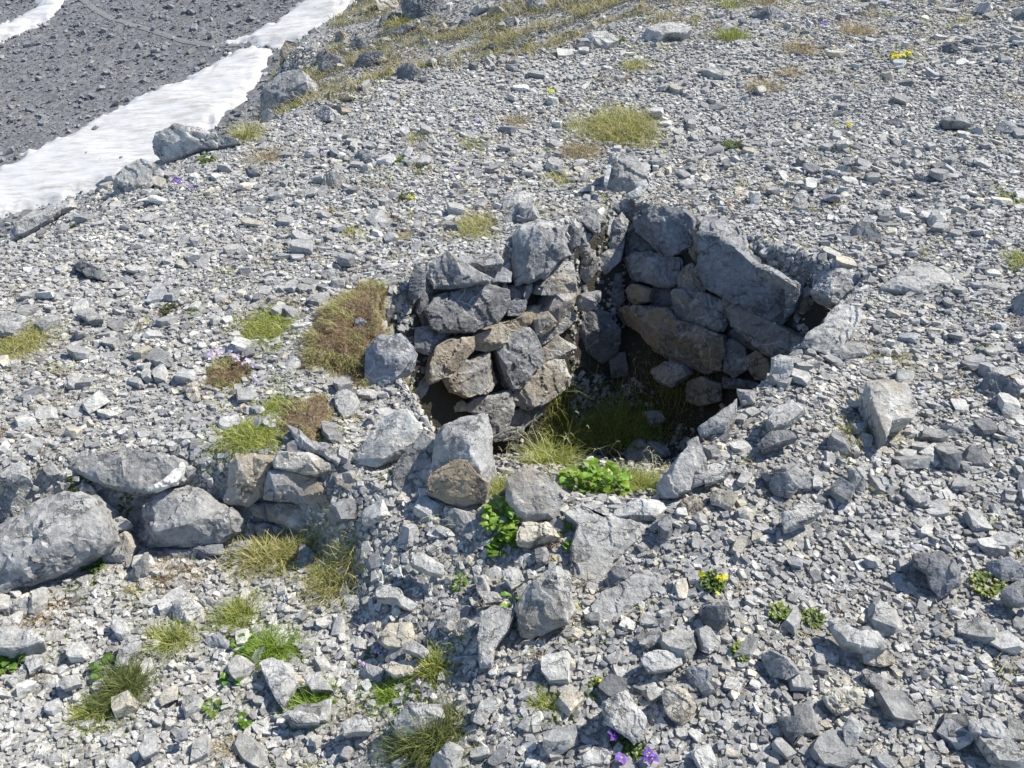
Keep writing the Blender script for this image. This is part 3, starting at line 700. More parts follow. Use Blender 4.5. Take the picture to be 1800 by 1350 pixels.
# pit floor stones
S('r', '447,1182 540,1170 572,1222 500,1242', 'small blue stone lying on the dark pit floor', 'up', 'l', lift=.03)
S('o', '1095,790 1120,772 1160,775 1180,795 1150,812 1105,812', 'flat shaded stone on the pit floor near the leafy plant', 'up', 'l', lift=.02)
S('o', '1070,625 1100,618 1105,660 1075,665', 'dark stone standing on the pit floor at the corner', 'fr', 'd', lift=.05)
# --- right side
S('B', '1042,193 1130,195 1217,200 1287,320 1250,382 1150,400 1127,490 1087,382 1047,262', 'thick tan topped slab tilted up on the scree, right', (.1,-.3,.95), 'l', 'crust', lift=.09, thick=.09, bulge=.15, mark='the tan topped tilted slab', inner=[(1080,240,.12),(1200,240,.1),(1240,330,.1),(1140,350,.08)])
S('B', '1560,220 1620,150 1700,160 1782,230 1772,332 1700,332 1590,282', 'large dark blue grey stone far right of the pit', 'lf', 'd', mark='the large dark stone')
S('D', '1250,60 1400,50 1500,150 1492,222 1390,282 1350,232 1330,160 1260,112', 'big smooth dark wedge in the scree at right', (-.3,-.55,.75), 'd', lift=.04, mark='the big dark wedge')
S('D', '1687,240 1800,188 1860,250 1860,312 1740,302', 'flat grey slab at the right edge beside the green cushion', 'lu', 'g', lift=.06)
S('D', '1630,100 1730,80 1802,140 1792,192 1700,202 1640,152', 'grey blocky stone above the right edge cushion', 'mid', 'b', lift=.03)
S('D', '208,340 260,310 362,303 377,370 340,422 300,452 230,392', 'dark squarish stone below the yellow flowered cushion', (-.3,-.7,.65), 'd', 'vein', lift=.02)
S('D', '222,430 260,413 320,492 322,520 270,552 240,542', 'pale triangular shard standing below the dark squarish stone', 'rt', 'l', lift=.02)
S('K', '450,512 480,490 590,480 602,532 560,557 480,562', 'pale loaf shaped stone right of the pointed tan block', (-.05,-.4,.9), 'l', lift=.04, mark='the pale loaf shaped stone')
S('K', '523,630 560,608 612,620 657,680 640,722 600,747 550,722', 'tan rounded block in the lower middle foreground', 'mid', 't', 'crust', lift=.02, mark='the tan rounded block')
_hw = S('K', '318,662 400,625 430,670 472,720 457,802 430,822 400,792 322,742', 'grey stone with a white left face above the violet flowers', (-.15,-.5,.85), 'l', 'vein', lift=.05, thick=.08, mark='the half white stone')
S('K', '318,668 375,640 378,690 350,740 322,742', 'white crystalline cap on the left of the half white stone', (-.3,-.5,.8), 'w', 'rock', lift=.085, thick=.05, amp=1.3, name='quartz_cap', parent=_hw)
S('K', '1093,652 1150,620 1232,618 1222,682 1180,700 1140,712', 'rough cream coloured stone in the lower right scree', 'mid', 'c', 'rock', lift=.03, amp=2.2, mark='the rough cream stone')
S('K', '1165,760 1190,720 1242,738 1215,800 1195,862 1170,822', 'curved grey stone below the rough cream stone', 'mid', 'l', lift=.03)
S('K', '928,720 1010,713 1032,760 992,822 960,792', 'dark wedge stone left of the curved stone, bottom', 'lf', 'd', lift=.02)
S('K', '1230,490 1342,485 1357,530 1300,547 1240,532', 'tan topped oblong stone in the lower right scree', 'mid', 't', 'crust', lift=.03)
S('K', '603,560 640,540 692,558 682,612 640,622', 'small blue grey block above the tan rounded block', 'lf', 'b', lift=.01)
S('B', '620,840 700,800 810,770 822,822 730,872 630,912', 'long pale slab in the scree below the right rim heap', 'up', 'l', lift=.05)
S('B', '508,640 640,618 702,700 650,762 590,752', 'dark fronted blocky stone on the right rim heap', 'lf', 'g', lift=.03)
S('B', '948,622 1030,608 1032,732 960,742', 'upright squarish stone with a pale cap, right of the heap', 'fr', 'l', 'vein', lift=.02)
S('B', '268,740 320,718 412,738 372,832 280,792', 'tan grey cube below the right rim of the pit', (-.1,-.6,.75), 't', 'rock', lift=.02)
S('B', '408,812 440,800 497,830 472,892 420,872', 'small cream cube next to the tan grey cube', 'mid', 'c', lift=.01)
S('B', '550,385 620,300 722,288 732,332 640,402 580,422', 'long grey block lying on top of the right rim heap', 'up', 'l', lift=.06)
S('B', '500,502 560,440 660,418 702,462 600,502 520,532', 'dark rough slab on the right rim heap', 'lu', 'd', lift=.04, amp=1.6)
S('B', '232,610 310,588 372,632 330,662 250,682', 'flat pale grey stone on the front slope of the rim heap', 'up', 'l', lift=.04)
S('B', '820,0 1000,-10 1040,60 900,90 820,60', 'broad flat grey stone behind the rim heap', 'up', 'g', lift=.02)
S('B', '130,770 200,748 245,790 235,840 180,850 125,820', 'rough tan grey stone left of the tan grey cube', 'mid', 't', 'crust', lift=.01)
S('D', '840,390 900,385 980,440 1090,440 1145,520 1020,525 930,500 860,430', 'large flaky grey slab in the right foreground scree', 'up', 'l', 'vein', lift=.05)
S('D', '515,560 560,530 640,570 700,650 640,680 560,670', 'dark stone with a white ridge in the right foreground', 'lf', 'g', 'vein', lift=.03)
S('D', '1530,870 1680,870 1760,960 1640,960 1540,930', 'flat grey slab in the lower right corner', 'up', 'g', lift=.04)
S('A', '1258,600 1330,585 1462,650 1462,692 1300,732 1110,702 1210,630', 'broad flat pale slab lying right of the pit', 'up', 'l', lift=.03, thick=.06, mark='the broad flat slab')
S('A', '1330,372 1350,335 1422,330 1424,380 1350,422', 'pale upright flake in the scree above the flat slab', 'mid', 'p', lift=.02)
S('A', '950,420 1000,380 1062,390 1102,430 1110,482 1010,482 948,470', 'grey block with a small grass sprig beside it, right of pit', 'lf', 'g', lift=.02)
S('A', '665,310 700,240 762,238 742,290 690,327', 'tilted grey stone uphill of the long rim slab', 'rt', 'g', lift=.01)
S('A', '463,240 515,238 512,310 470,314', 'small pale square stone standing uphill of the rim slab', 'fr', 'p', lift=.01)
S('A', '520,205 580,188 562,250 525,272', 'tan stone beside the small pale square stone', 'rt', 't', lift=.01)
S('A', '1255,155 1310,148 1312,190 1260,195', 'small dark stone alone in the upper right scree', 'lf', 'd', lift=.01)
S('A', '1738,765 1850,690 1860,850 1750,862', 'grey block cut off by the right edge', 'lf', 'g', lift=.03)
S('A', '1655,470 1700,450 1750,480 1735,505 1670,500', 'rounded grey stone near the right edge', 'mid', 'g', lift=.01)
# --- upper slope
S('I', '548,80 600,40 645,30 652,85 560,97', 'dark jagged stone at the top of the slope', 'lf', 'd')
S('I', '652,32 690,25 742,80 700,92 655,80', 'smooth pointed grey stone right of the dark jagged one', 'rt', 'b')
S('I', '470,42 520,50 552,92 490,97', 'grey stone left of the dark jagged one at the top', 'mid', 'g')
S('I', '428,112 460,100 522,120 532,152 440,152', 'flat grey stone below the group at the top', 'up', 'l', lift=.05)
S('I', '1742,50 1800,35 1830,60 1820,100 1748,97', 'black looking boulder in the top right corner', 'lf', 'd', lift=.02)
S('I', '1428,200 1460,188 1503,190 1495,232 1440,250', 'dark round stone below the yellow flowers row', 'lf', 'd', lift=.01)
S('I', '1168,78 1230,65 1252,90 1180,102', 'flat dark stone in the top right scree', 'lu', 'd', lift=.03)
S('I', '1420,532 1520,522 1562,555 1440,552', 'long flat grey stone with shadow in the upper right', 'up', 'g', lift=.06)
S('I', '1668,600 1685,560 1742,545 1785,580 1760,605', 'bluish loaf stone near the right edge, upper scree', 'mid', 'b', lift=.02)
S('I', '338,322 370,300 447,312 442,332', 'flat pale grey plate on the upper middle scree', 'up', 'l', lift=.05)
S('I', '1168,545 1250,532 1254,570 1170,577', 'squat blue grey block in the upper right scree', 'fr', 'b')
S('I', '45,205 70,150 110,110 250,88 305,112 270,140 180,160 120,200', 'low pale outcrop on the upper slope', 'mid', 'l', 'rock', lift=.03, name='rock_outcrop', cat='rock outcrop')
S('u', '230,180 250,120 330,95 380,130 330,170', 'pointed pale outcrop left of the low one', 'mid', 'l', 'rock', lift=.03, name='rock_outcrop', cat='rock outcrop')
S('I', '980,215 1000,190 1040,195 1040,225 990,228', 'pale topped stone in the upper middle scree', 'mid', 'p')
# --- cliff edge outcrops
GO = 'rock outcrops along the edge of the gully'
S('H', '100,650 130,600 170,530 200,500 262,540 215,580 150,630', 'grey outcrop foot rising from the gully edge', (-.3,-.7,.6), 'l', 'crust', group=GO, name='rock_outcrop', cat='rock outcrop', thick=.5)
S('H', '180,520 185,470 230,420 280,350 330,330 400,335 470,400 482,440 400,490 330,520 250,545', 'broad shadow dappled outcrop face on the gully edge', (-.3,-.75,.55), 'g', 'rock', group=GO, name='rock_outcrop', cat='rock outcrop', thick=.6)
S('H', '290,310 310,250 340,192 392,205 400,240 350,270 300,310', 'pointed brownish outcrop tip against the snow', (-.3,-.75,.55), 't', 'ochre', group=GO, name='rock_outcrop', cat='rock outcrop', thick=.5)
S('H', '300,300 370,270 400,290 340,335', 'flat pale ledge below the pointed outcrop tip', (-.2,-.5,.8), 'l', group=GO, name='rock_outcrop', cat='rock outcrop', thick=.3)
S('H', '768,-20 870,-20 885,30 835,62 790,50', 'rounded brown boulder at the top edge of the photo', (-.2,-.7,.7), 't', group=GO, thick=.4)
S('H', '895,-30 1085,-30 1080,50 1020,85 985,80 945,115 908,75', 'dark craggy outcrop at the top edge of the photo', (-.35,-.7,.6), 'd', 'rock', group=GO, name='rock_outcrop', cat='rock outcrop', thick=.6, amp=2)
S('H', '878,340 920,310 955,300 982,330 962,382 920,402 885,385', 'dark crag in the grassy slope above the scree edge', (-.5,-.6,.6), 'd', 'rock', group=GO, name='rock_outcrop', cat='rock outcrop', amp=2)
S('H', '568,160 620,148 632,200 590,212', 'small brown crag on the grassy slope', (-.4,-.7,.6), 't', 'ochre', group=GO, name='rock_outcrop', cat='rock outcrop', amp=1.5)
S('H', '1193,112 1222,68 1252,130 1200,137', 'small dark pointed crag near the top of the grassy slope', (-.4,-.7,.6), 'd', group=GO, name='rock_outcrop', cat='rock outcrop', amp=1.5)
S('H', '655,305 690,260 730,240 802,240 805,295 740,320 700,345', 'long dark stepped crag across the grassy slope', (-.45,-.65,.6), 'd', group=GO, name='rock_outcrop', cat='rock outcrop', amp=2.2)
S('H', '488,262 520,228 552,260 525,322 490,302', 'dark grey crag left of the stepped crag', (-.5,-.6,.6), 'd', group=GO, name='rock_outcrop', cat='rock outcrop', amp=2)
S('H', '1430,240 1480,180 1532,178 1500,212', 'slanting flat outcrop with green edge on the upper slope', (-.4,-.6,.7), 'g', group=GO, name='rock_outcrop', cat='rock outcrop')
S('H', '1095,152 1170,128 1192,150 1130,172', 'small dark ledge in the middle of the grassy slope', (-.4,-.6,.7), 'd', group=GO, name='rock_outcrop', cat='rock outcrop')
S('H', '800,160 880,130 960,120 900,165 830,190', 'grey slab ledge beneath the craggy top outcrop', (-.4,-.5,.75), 'b', group=GO, name='rock_outcrop', cat='rock outcrop')
S('H', '430,215 490,205 500,235 440,250', 'pale block on the slope behind the pointed tip', (-.2,-.7,.7), 'l', group=GO, name='rock_outcrop', cat='rock outcrop')
S('H', '1740,250 1775,195 1830,200 1830,260', 'dark stone between grassy slope and upper scree', (-.4,-.6,.7), 'd', group=GO)
# --- left slope
S('o', '265,248 275,232 308,218 342,220 375,235 414,243 395,254 352,262 326,277 290,287 270,268', 'large smooth boulder against the snow on the left brow', (-.15,-.75,.6), 'l', 'vein', thick=.35, lift=.02, inner=[(300,230,.2),(340,232,.2),(285,250,.2),(320,250,.22),(370,245,.12)], mark='the boulder against the snow')
S('o', '192,330 205,305 245,280 285,290 292,312 250,327 200,347', 'low smooth slab left of the boulder on the brow', (-.2,-.6,.75), 'l', 'rock', lift=.01, thick=.2)
S('o', '15,400 60,365 125,345 130,360 70,400 20,418', 'pale ledge at the left brow beside the snow', (-.2,-.6,.8), 'l', 'rock', lift=.0, thick=.15, name='rock_outcrop', cat='rock outcrop')
S('H', '668,775 680,730 760,738 812,770 780,795 700,802', 'dark grey block with a pale top, upper middle scree', 'lf', 'g', 'vein')
S('H', '498,915 560,832 602,838 572,910 530,932', 'tan topped block in the upper left scree', 'lf', 'l', 'crust')
S('H', '1392,1060 1440,1000 1530,985 1545,1040 1430,1105', 'smooth grey block uphill of the big cube stone', 'lf', 'g')
S('H', '132,855 160,800 202,840 170,868', 'small dark stone below the dry tussock, upper left', 'lf', 'd')
S('G', '325,305 400,298 482,340 528,387 430,382 370,342', 'long tilted dark slab with shadow beneath, left scree', (-.3,-.5,.8), 'd', lift=.03)
S('G', '-30,560 80,548 122,590 60,642 -30,645', 'flat grey slab at the left edge above the tussock', 'up', 'g', lift=.06)
S('G', '548,672 580,645 642,660 602,712 555,712', 'grey block alone in the left scree', 'mid', 'g')
S('G', '368,557 440,525 502,580 430,592', 'flat pale diamond stone in the left scree', 'up', 'l', lift=.03)
S('G', '308,885 350,845 412,850 350,912 320,912', 'pale lozenge stone lying flat in the left scree', 'up', 'l', lift=.03)
S('G', '1558,345 1620,328 1642,380 1600,402 1560,372', 'grey lump uphill of the brown tussock', 'mid', 'g')
S('G', '1108,662 1180,668 1192,700 1140,714', 'smooth grey block at the foot of the green tussock', 'mid', 'l')
S('G', '878,905 960,880 977,980 930,984', 'rough tan flat stone below the lilac flowered cushion', 'up', 't', lift=.02)
# --- bottom left
S('J', '778,155 900,128 902,190 790,202', 'square pale stone at the top of the lower left rubble', 'mid', 'l')
S('J', '903,165 970,145 1050,198 1052,240 990,287 905,272', 'cream split stone below the grass, lower left', 'mid', 'p', 'crust', lift=.02)
S('J', '1038,175 1090,150 1192,190 1190,242 1110,212', 'grey stone right of the cream split stone', 'mid', 'l')
S('J', '828,692 860,640 920,613 922,690 850,722', 'bright cream stone in the bottom left rubble', 'mid', 'c', lift=.02, mark='the bright cream stone')
S('J', '1476,772 1520,743 1682,770 1682,802 1560,812', 'flat slab in front of the bright green tuft, bottom', 'up', 'l', lift=.04)
S('J', '1365,490 1430,465 1542,500 1572,600 1512,692 1490,742 1420,622', 'large flat pale slab above the bright green tuft', 'up', 'l', lift=.03, mark='the large flat pale slab')
S('J', '1588,562 1680,540 1762,640 1640,642', 'pale triangular slab right of the large flat pale one', 'up', 'l', lift=.03)
S('J', '1068,372 1150,335 1212,400 1190,452 1110,432', 'blue grey lump between the two green tufts', 'mid', 'b')
S('J', '120,460 220,450 222,502 150,547', 'squarish pale stone at lower left beside a leafy sprig', 'up', 'l', lift=.03)
S('J', '165,600 200,550 290,560 300,620 220,645', 'pale stone with a cream tip at lower left', 'mid', 'p', 'crust')
S('J', '300,590 400,545 430,600 330,635', 'flat grey slab beside the cream tipped stone', 'up', 'l', lift=.03)
S('J', '720,930 770,885 830,900 830,960 750,1000', 'pale rectangular slab near the bottom edge, left', 'up', 'l', lift=.03)
S('J', '930,870 985,850 990,895 940,905', 'small dark slate flake near the bottom, left', 'up', 'b', lift=.03)
S('J', '230,1000 300,960 330,1010 240,1060', 'grey stone cut off by the bottom edge at left', 'mid', 'l')
# --- bottom middle
S('E', '170,482 230,400 342,398 362,470 330,512 230,512', 'cream tan flat stone in the lower middle rubble', 'up', 'c', lift=.03, mark='the cream tan flat stone')
S('E', '288,520 350,480 432,540 402,572', 'pale flat stone touching the cream tan one', 'up', 'l', lift=.04)
S('E', '78,662 120,600 202,640 192,692 90,692', 'smooth grey wedge beside the lilac flower', 'lf', 'g')
S('E', '190,600 290,580 400,590 380,640 250,660', 'wide cream slab above the flowering green patch', 'up', 'c', lift=.02)
S('E', '638,882 680,780 742,750 772,800 682,902', 'pale oblong stone leaning in the bottom middle', 'rt', 'l', lift=.02)
S('E', '258,870 330,790 482,800 502,860 440,922 400,962 260,952', 'broad grey slab behind the tall dark grass tuft', 'mid', 'l', lift=.03, mark='the broad bottom slab')
S('E', '418,1110 440,1060 520,980 552,1022 542,1120 418,1130', 'streaked grey stone at the bottom edge, right of dark tuft', 'lf', 'l', 'vein', lift=.04)
S('E', '548,982 600,950 667,1000 622,1062 560,1072', 'rough pale round stone near the bottom edge', 'mid', 'p', 'crust')
S('E', '1163,1062 1230,1000 1322,1020 1312,1082 1180,1092', 'grey slab left of the violet flowers at the bottom', 'up', 'l', lift=.04)
S('E', '0,882 80,840 182,890 140,932 10,946', 'smooth pale slab left of the tall dark grass tuft', 'up', 'l', lift=.04)
S('E', '325,75 400,65 500,120 495,165 420,150 330,105', 'flat tan grey stone above the lower middle rubble', 'up', 'l', lift=.04)
S('E', '635,130 670,105 700,190 650,190', 'white topped small stone left of the pointed tan block', 'mid', 'w')
S('E', '10,270 90,258 105,310 50,345 15,320', 'white angular stone left of the lower rubble', 'mid', 'p')
S('E', '780,150 860,120 890,200 830,230 790,190', 'flat pale plate uphill left of the pointed tan block', 'up', 'l', lift=.03)
S('E', '555,400 600,375 655,400 630,450 560,430', 'flat grey diamond plate left of the standing slab', 'up', 'l', lift=.03)
S('E', '660,245 760,250 790,290 700,305', 'thin wide plate above the standing slab', 'up', 'l', lift=.03)
S('E', '520,540 595,560 590,600 530,590', 'cracked pale stone left of the standing slab foot', 'mid', 'l')
# broken ledges striking across the grassy flank
_r = random.Random(41); nledge = 0
for bx, by, ln in [(560,200,4),(570,120,7),(600,160,7),(640,60,6),(680,110,9),(720,40,7),(760,120,5),(800,50,6),(860,85,5),(620,25,3),(900,30,4)]:
    for k in range(ln):
        x = bx + k * 13 + _r.uniform(-9, 9); y = by - k * 8.5 + _r.uniform(-13, 13)
        if y < -5 or _r.random() < .15: continue
        w_ = _r.choice([6, 9, 13, 20]) * _r.uniform(.7, 1.3); h_ = w_ * _r.uniform(.45, .9); m_ = 7; sk = _r.uniform(-.5, .2)
        o_ = [(x + math.cos(a) * w_ * _r.uniform(.6, 1.2), y + math.cos(a) * w_ * sk + math.sin(a) * h_ * _r.uniform(.6, 1.2)) for a in [2 * math.pi * i / m_ for i in range(m_)]]
        _t = _r.choice(['d', 'd', 'g', 't', 'l'])
        traced('%s ledge stone on the grassy flank, %.1f%% across, %.1f%% down' % ({'d': 'dark', 'g': 'grey', 't': 'brownish', 'l': 'pale'}[_t], x / 18, y / 13.5), o_, (_r.uniform(-.95, -.1), -.6, _r.uniform(.2, .9)), _t, 'crust' if _t == 't' else 'rock', amp=1.5,
            group='broken rock ledges on the grassy flank', name='rock_ledge', cat='rock ledge', thick=.2, lift=_r.uniform(-.01, .03))
        nledge += 1
print('heroes', len(heroes), 'ledges', nledge)
# ------------------------------------------------------------------ vegetation
GC = {  # blade colours: green, olive, dry
    'bright': [(.15, .25, .025), (.21, .31, .04), (.30, .37, .07)],
    'green': [(.20, .25, .04), (.31, .34, .075), (.44, .42, .16)],
    'mix': [(.26, .28, .07), (.42, .39, .15), (.55, .47, .27)],
    'dry': [(.46, .38, .23), (.36, .28, .17), (.25, .22, .09)],
    'brown': [(.28, .18, .11), (.38, .27, .17), (.20, .17, .07)],
    'dark': [(.10, .13, .035), (.14, .17, .045), (.24, .24, .09)],
}
def blades(B, H, Wd, lean, dirs, cols, bend=.6):
    """B (n,3) roots, H heights, Wd widths, lean (n,) tilt, dirs azimuth; returns verts, loops, counts, tint"""
    n = len(B); t = np.array([0, .4, .75, 1.0])
    h = np.stack([np.cos(dirs), np.sin(dirs), np.zeros(n)], 1)
    side = np.stack([-np.sin(dirs), np.cos(dirs), np.zeros(n)], 1)
    V = np.zeros((n, 7, 3)); w = np.array([1, .85, .55, 0]) * .5
    for k in range(4):
        ang = lean * (t[k] ** .5 * .5 + .5 * t[k] + bend * t[k] ** 2)
        p = B + h * (H * t[k] * np.sin(np.clip(ang, 0, 1.9)))[:, None]
        p[:, 2] += H * t[k] * np.cos(np.clip(ang * .85, 0, 1.75))
        if k < 3:
            V[:, 2 * k] = p - side * (Wd * w[k])[:, None]; V[:, 2 * k + 1] = p + side * (Wd * w[k])[:, None]
        else: V[:, 6] = p
    f = np.array([0, 1, 3, 2, 2, 3, 5, 4, 4, 5, 6]); cnt = np.array([4, 4, 3])
    L = (f[None] + (np.arange(n) * 7)[:, None]).ravel()
    return V.reshape(-1, 3), L, np.tile(cnt, n), np.repeat(cols, 7, 0)

veg = []
def px_ground(px, py):
    p = hit(px, py); d = np.linalg.norm(p - CAM); return p, d / F

def tuft(label, px, py, w, h, kind='green', n=300, hgt=.04, wid=.0016, lean=.9, group=None, ring=0, cat='grass tuft', name='grass_tuft', up=0.0, seed=None):
    """px,py centre of the footprint; w,h footprint in photo pixels; hgt blade length in metres"""
    rg = np.random.default_rng(hash_(label) % 9999)
    c, mpp = px_ground(px, py); hgt *= 1.3 if py < 400 and n < 700 else 1.0 if py < 900 else .8; n = int(n * 1.25)
    # footprint sampled as small sub clumps on the ground
    k = max(20, int(n / 8))
    a = rg.uniform(0, 2 * np.pi, k); r = rg.random(k) ** (.5 if n > 800 else .9) * np.clip(1 + rg.normal(0, .15, k), .6, 1.22)
    d0 = ray(px, py); el = max(.25, -d0[2] / np.linalg.norm(d0))
    rx, ry = w / 2 * mpp, h / 2 * mpp / el
    wob = 1 + .25 * np.sin(a * 3 + rg.uniform(0, 6)) + .15 * np.sin(a * 5)
    if kind not in ('dark', 'brown') or py > 1180: veg.append((c[0], c[1], rx * .8, ry * .8, .85 if n > 300 else .65))
    cx = c[0] + np.cos(a) * r * rx * wob; cy = c[1] + np.sin(a) * r * ry * wob
    per = rg.integers(5, 15, k); ids = np.repeat(np.arange(k), per)[: int(n * 1.3)]
    m = len(ids); sp = .009 + .012 * (mpp / .0017)
    x = cx[ids] + rg.normal(0, sp, m); y = cy[ids] + rg.normal(0, sp, m)
    z = terrain(x, y) - .003 + up * (1 - np.clip(((x - c[0]) / rx) ** 2 + ((y - c[1]) / ry) ** 2, 0, 1))
    gd = np.abs(z - c[2]) < .12 + 1.2 * rx
    x, y, z, ids = x[gd], y[gd], z[gd], ids[gd]; m = len(ids)
    B = np.stack([x, y, z], 1)
    rel = np.sqrt(((x - c[0]) / rx) ** 2 + ((y - c[1]) / ry) ** 2)
    H = hgt * rg.uniform(.35, 1.15, m) * (1.1 - .35 * np.clip(rel, 0, 1)) * np.where(rg.random(m) < .06, 1.5, 1)
    out = np.arctan2(y - cy[ids], x - cx[ids] + 1e-6)
    dirs = out + rg.normal(0, .7, m)
    ln = np.clip(rg.normal(lean, .35, m), .05, 1.5)
    cl = np.array(GC[kind]); pick = rg.choice(3, m, p=[.45, .35, .20]); 
    sub = rg.normal(1, .14, (k, 1))[ids]
    col = cl[pick] * rg.uniform(.75, 1.25, (m, 1)) * sub
    V, L, Cn, T_ = blades(B - c, H, np.maximum(wid, mpp * .75) * rg.uniform(.7, 1.3, m), ln, dirs, col)
    # thatch of dead litter beneath
    o = link(name, npmesh(name, V, L, Cn, M['grass'], T_), tuple(c))
    tag(o, label, cat, group)
    return o, c, mpp

def leafset(c, pts, sizes, tilts, az, colr, rg, roundness=.8, cup=.25):
    """broad leaves: 3 x 5 grid each"""
    us = np.array([0, .25, .55, .82, 1.0]); ws = np.array([.10, .62, 1.0, .72, .08]) * .5 * roundness
    n = len(pts); V = np.zeros((n, 15, 3))
    h = np.stack([np.cos(az), np.sin(az), np.zeros(n)], 1); s = np.stack([-np.sin(az), np.cos(az), np.zeros(n)], 1)
    for k in range(5):
        ang = tilts - .9 * us[k] ** 1.5 * .6
        p = pts + h * (sizes * us[k] * np.cos(ang))[:, None]; p[:, 2] += sizes * us[k] * np.sin(ang)
        for j, q in enumerate((-1, 0, 1)):
            v = p + s * (q * ws[k] * sizes)[:, None]; v[:, 2] += abs(q) * ws[k] * sizes * cup
            V[:, k * 3 + j] = v
    f = []
    for k in range(4):
        for j in range(2): f += [k * 3 + j, k * 3 + j + 1, k * 3 + j + 4, k * 3 + j + 3]
    L = (np.array(f)[None] + (np.arange(n) * 15)[:, None]).ravel()
    col = np.array(colr) * .85 * rg.uniform(.75, 1.3, (n, 1)) * np.stack([rg.uniform(.85, 1.2, n), np.ones(n), rg.uniform(.7, 1.1, n)], 1)
    return V.reshape(-1, 3), L, np.full(n * 8, 4), np.repeat(col, 15, 0)

def flower_mesh(size, petals, col, center, rg, roundness=.75, nf=5):
    az = np.arange(nf) * 2 * np.pi / nf + rg.uniform(0, 1)
    V, L, Cn, T_ = leafset(None, np.zeros((nf, 3)), np.full(nf, size * .52) * rg.uniform(.9, 1.1, nf), np.full(nf, .35), az, col, rg, roundness)
    th = np.arange(6) * np.pi / 3
    cv = np.concatenate([np.stack([np.cos(th) * size * .1, np.sin(th) * size * .1, np.full(6, .001)], 1), [[0, 0, size * .1]]])
    b = len(V); L = np.concatenate([L, np.array([[b + i, b + (i + 1) % 6, b + 6] for i in range(6)]).ravel()])
    return np.concatenate([V, cv]), L, np.concatenate([Cn, np.full(6, 3)]), np.concatenate([T_, np.tile(center, (7, 1))])

def plant(label, px, py, w, leaf=.03, nleaf=20, col=(.10, .22, .03), cat='plant', name='leafy_plant', group=None, flowers=None, fcol=(.25, .12, .55),
          fsize=.02, fh=.03, roundness=.8, tilt=(.3, 1.1), h=0, stems=True, center=(.7, .6, .1), spread=1.0, lift=0.0, nf=5):
    rg = np.random.default_rng(hash_(label) % 9999)
    c, mpp = px_ground(px, py); c = c + np.array([0, 0, lift])
    root = bpy.data.objects.new(name, None); C.objects.link(root); root.location = c; root.empty_display_size = .05
    tag(root, label, cat, group)
    rx = w / 2 * mpp; a = rg.uniform(0, 6.28, nleaf); r = np.sqrt(rg.random(nleaf)) * rx * .75
    x = np.cos(a) * r; y = np.sin(a) * r * spread
    z = terrain(c[0] + x, c[1] + y) - c[2] + rg.uniform(.0, 1, nleaf) * (h or leaf * .5)
    z = np.maximum(z, 0 if lift else -1)
    pts = np.stack([x, y, z], 1)
    sz = leaf * rg.uniform(.6, 1.2, nleaf); az = a + rg.normal(0, .6, nleaf)
    V, L, Cn, T_ = leafset(c, pts, sz, rg.uniform(*tilt, nleaf), az, col, rg, roundness)
    link('leaves', npmesh('leaves', V, L, Cn, M['leaf'], T_), parent=root)
    if stems:
        k = nleaf; B = np.stack([x * .4, y * .4, terrain(c[0] + x * .4, c[1] + y * .4) - c[2] - .003], 1)
        H = np.linalg.norm(pts - B, axis=1) + .004
        dd = pts - B; dirs = np.arctan2(dd[:, 1], dd[:, 0]); ln = np.arccos(np.clip(dd[:, 2] / H, -1, 1)) * .8
        V, L, Cn, T_ = blades(B, H, np.full(k, .0022), ln, dirs, np.tile(np.array(col) * .8, (k, 1)), bend=0)
        link('stems', npmesh('stems', V, L, Cn, M['grass'], T_), parent=root)
    for i, (fx, fy) in enumerate(flowers or []):
        p = hit(fx, fy); off = p - c
        # flower sits on the sight line a little above the ground
        d = ray(fx, fy); t = fh / -d[2]; off = p - d * t - c
        V, L, Cn, T_ = flower_mesh(fsize * rg.uniform(.85, 1.15), nf, fcol, center, rg, nf=nf)
        o = link('flower', npmesh('flower', V, L, Cn, M['petal'], T_), tuple(off), root)
        o.rotation_euler = (rg.uniform(.2, .8), rg.uniform(-.4, .4), rg.uniform(0, 6))
        H = np.array([max(fh, .006)]); B = np.array([[off[0], off[1], off[2] - fh]])
        V, L, Cn, T_ = blades(B, H, np.array([.0018]), np.array([.02]), np.array([0.]), np.array([[.10, .14, .04]]))
        so = link('stalk', npmesh('stalk', V, L, Cn, M['grass'], T_), tuple(-off), o)
        so.matrix_parent_inverse = o.matrix_basis.inverted(); so.location = (0, 0, 0)
    return root

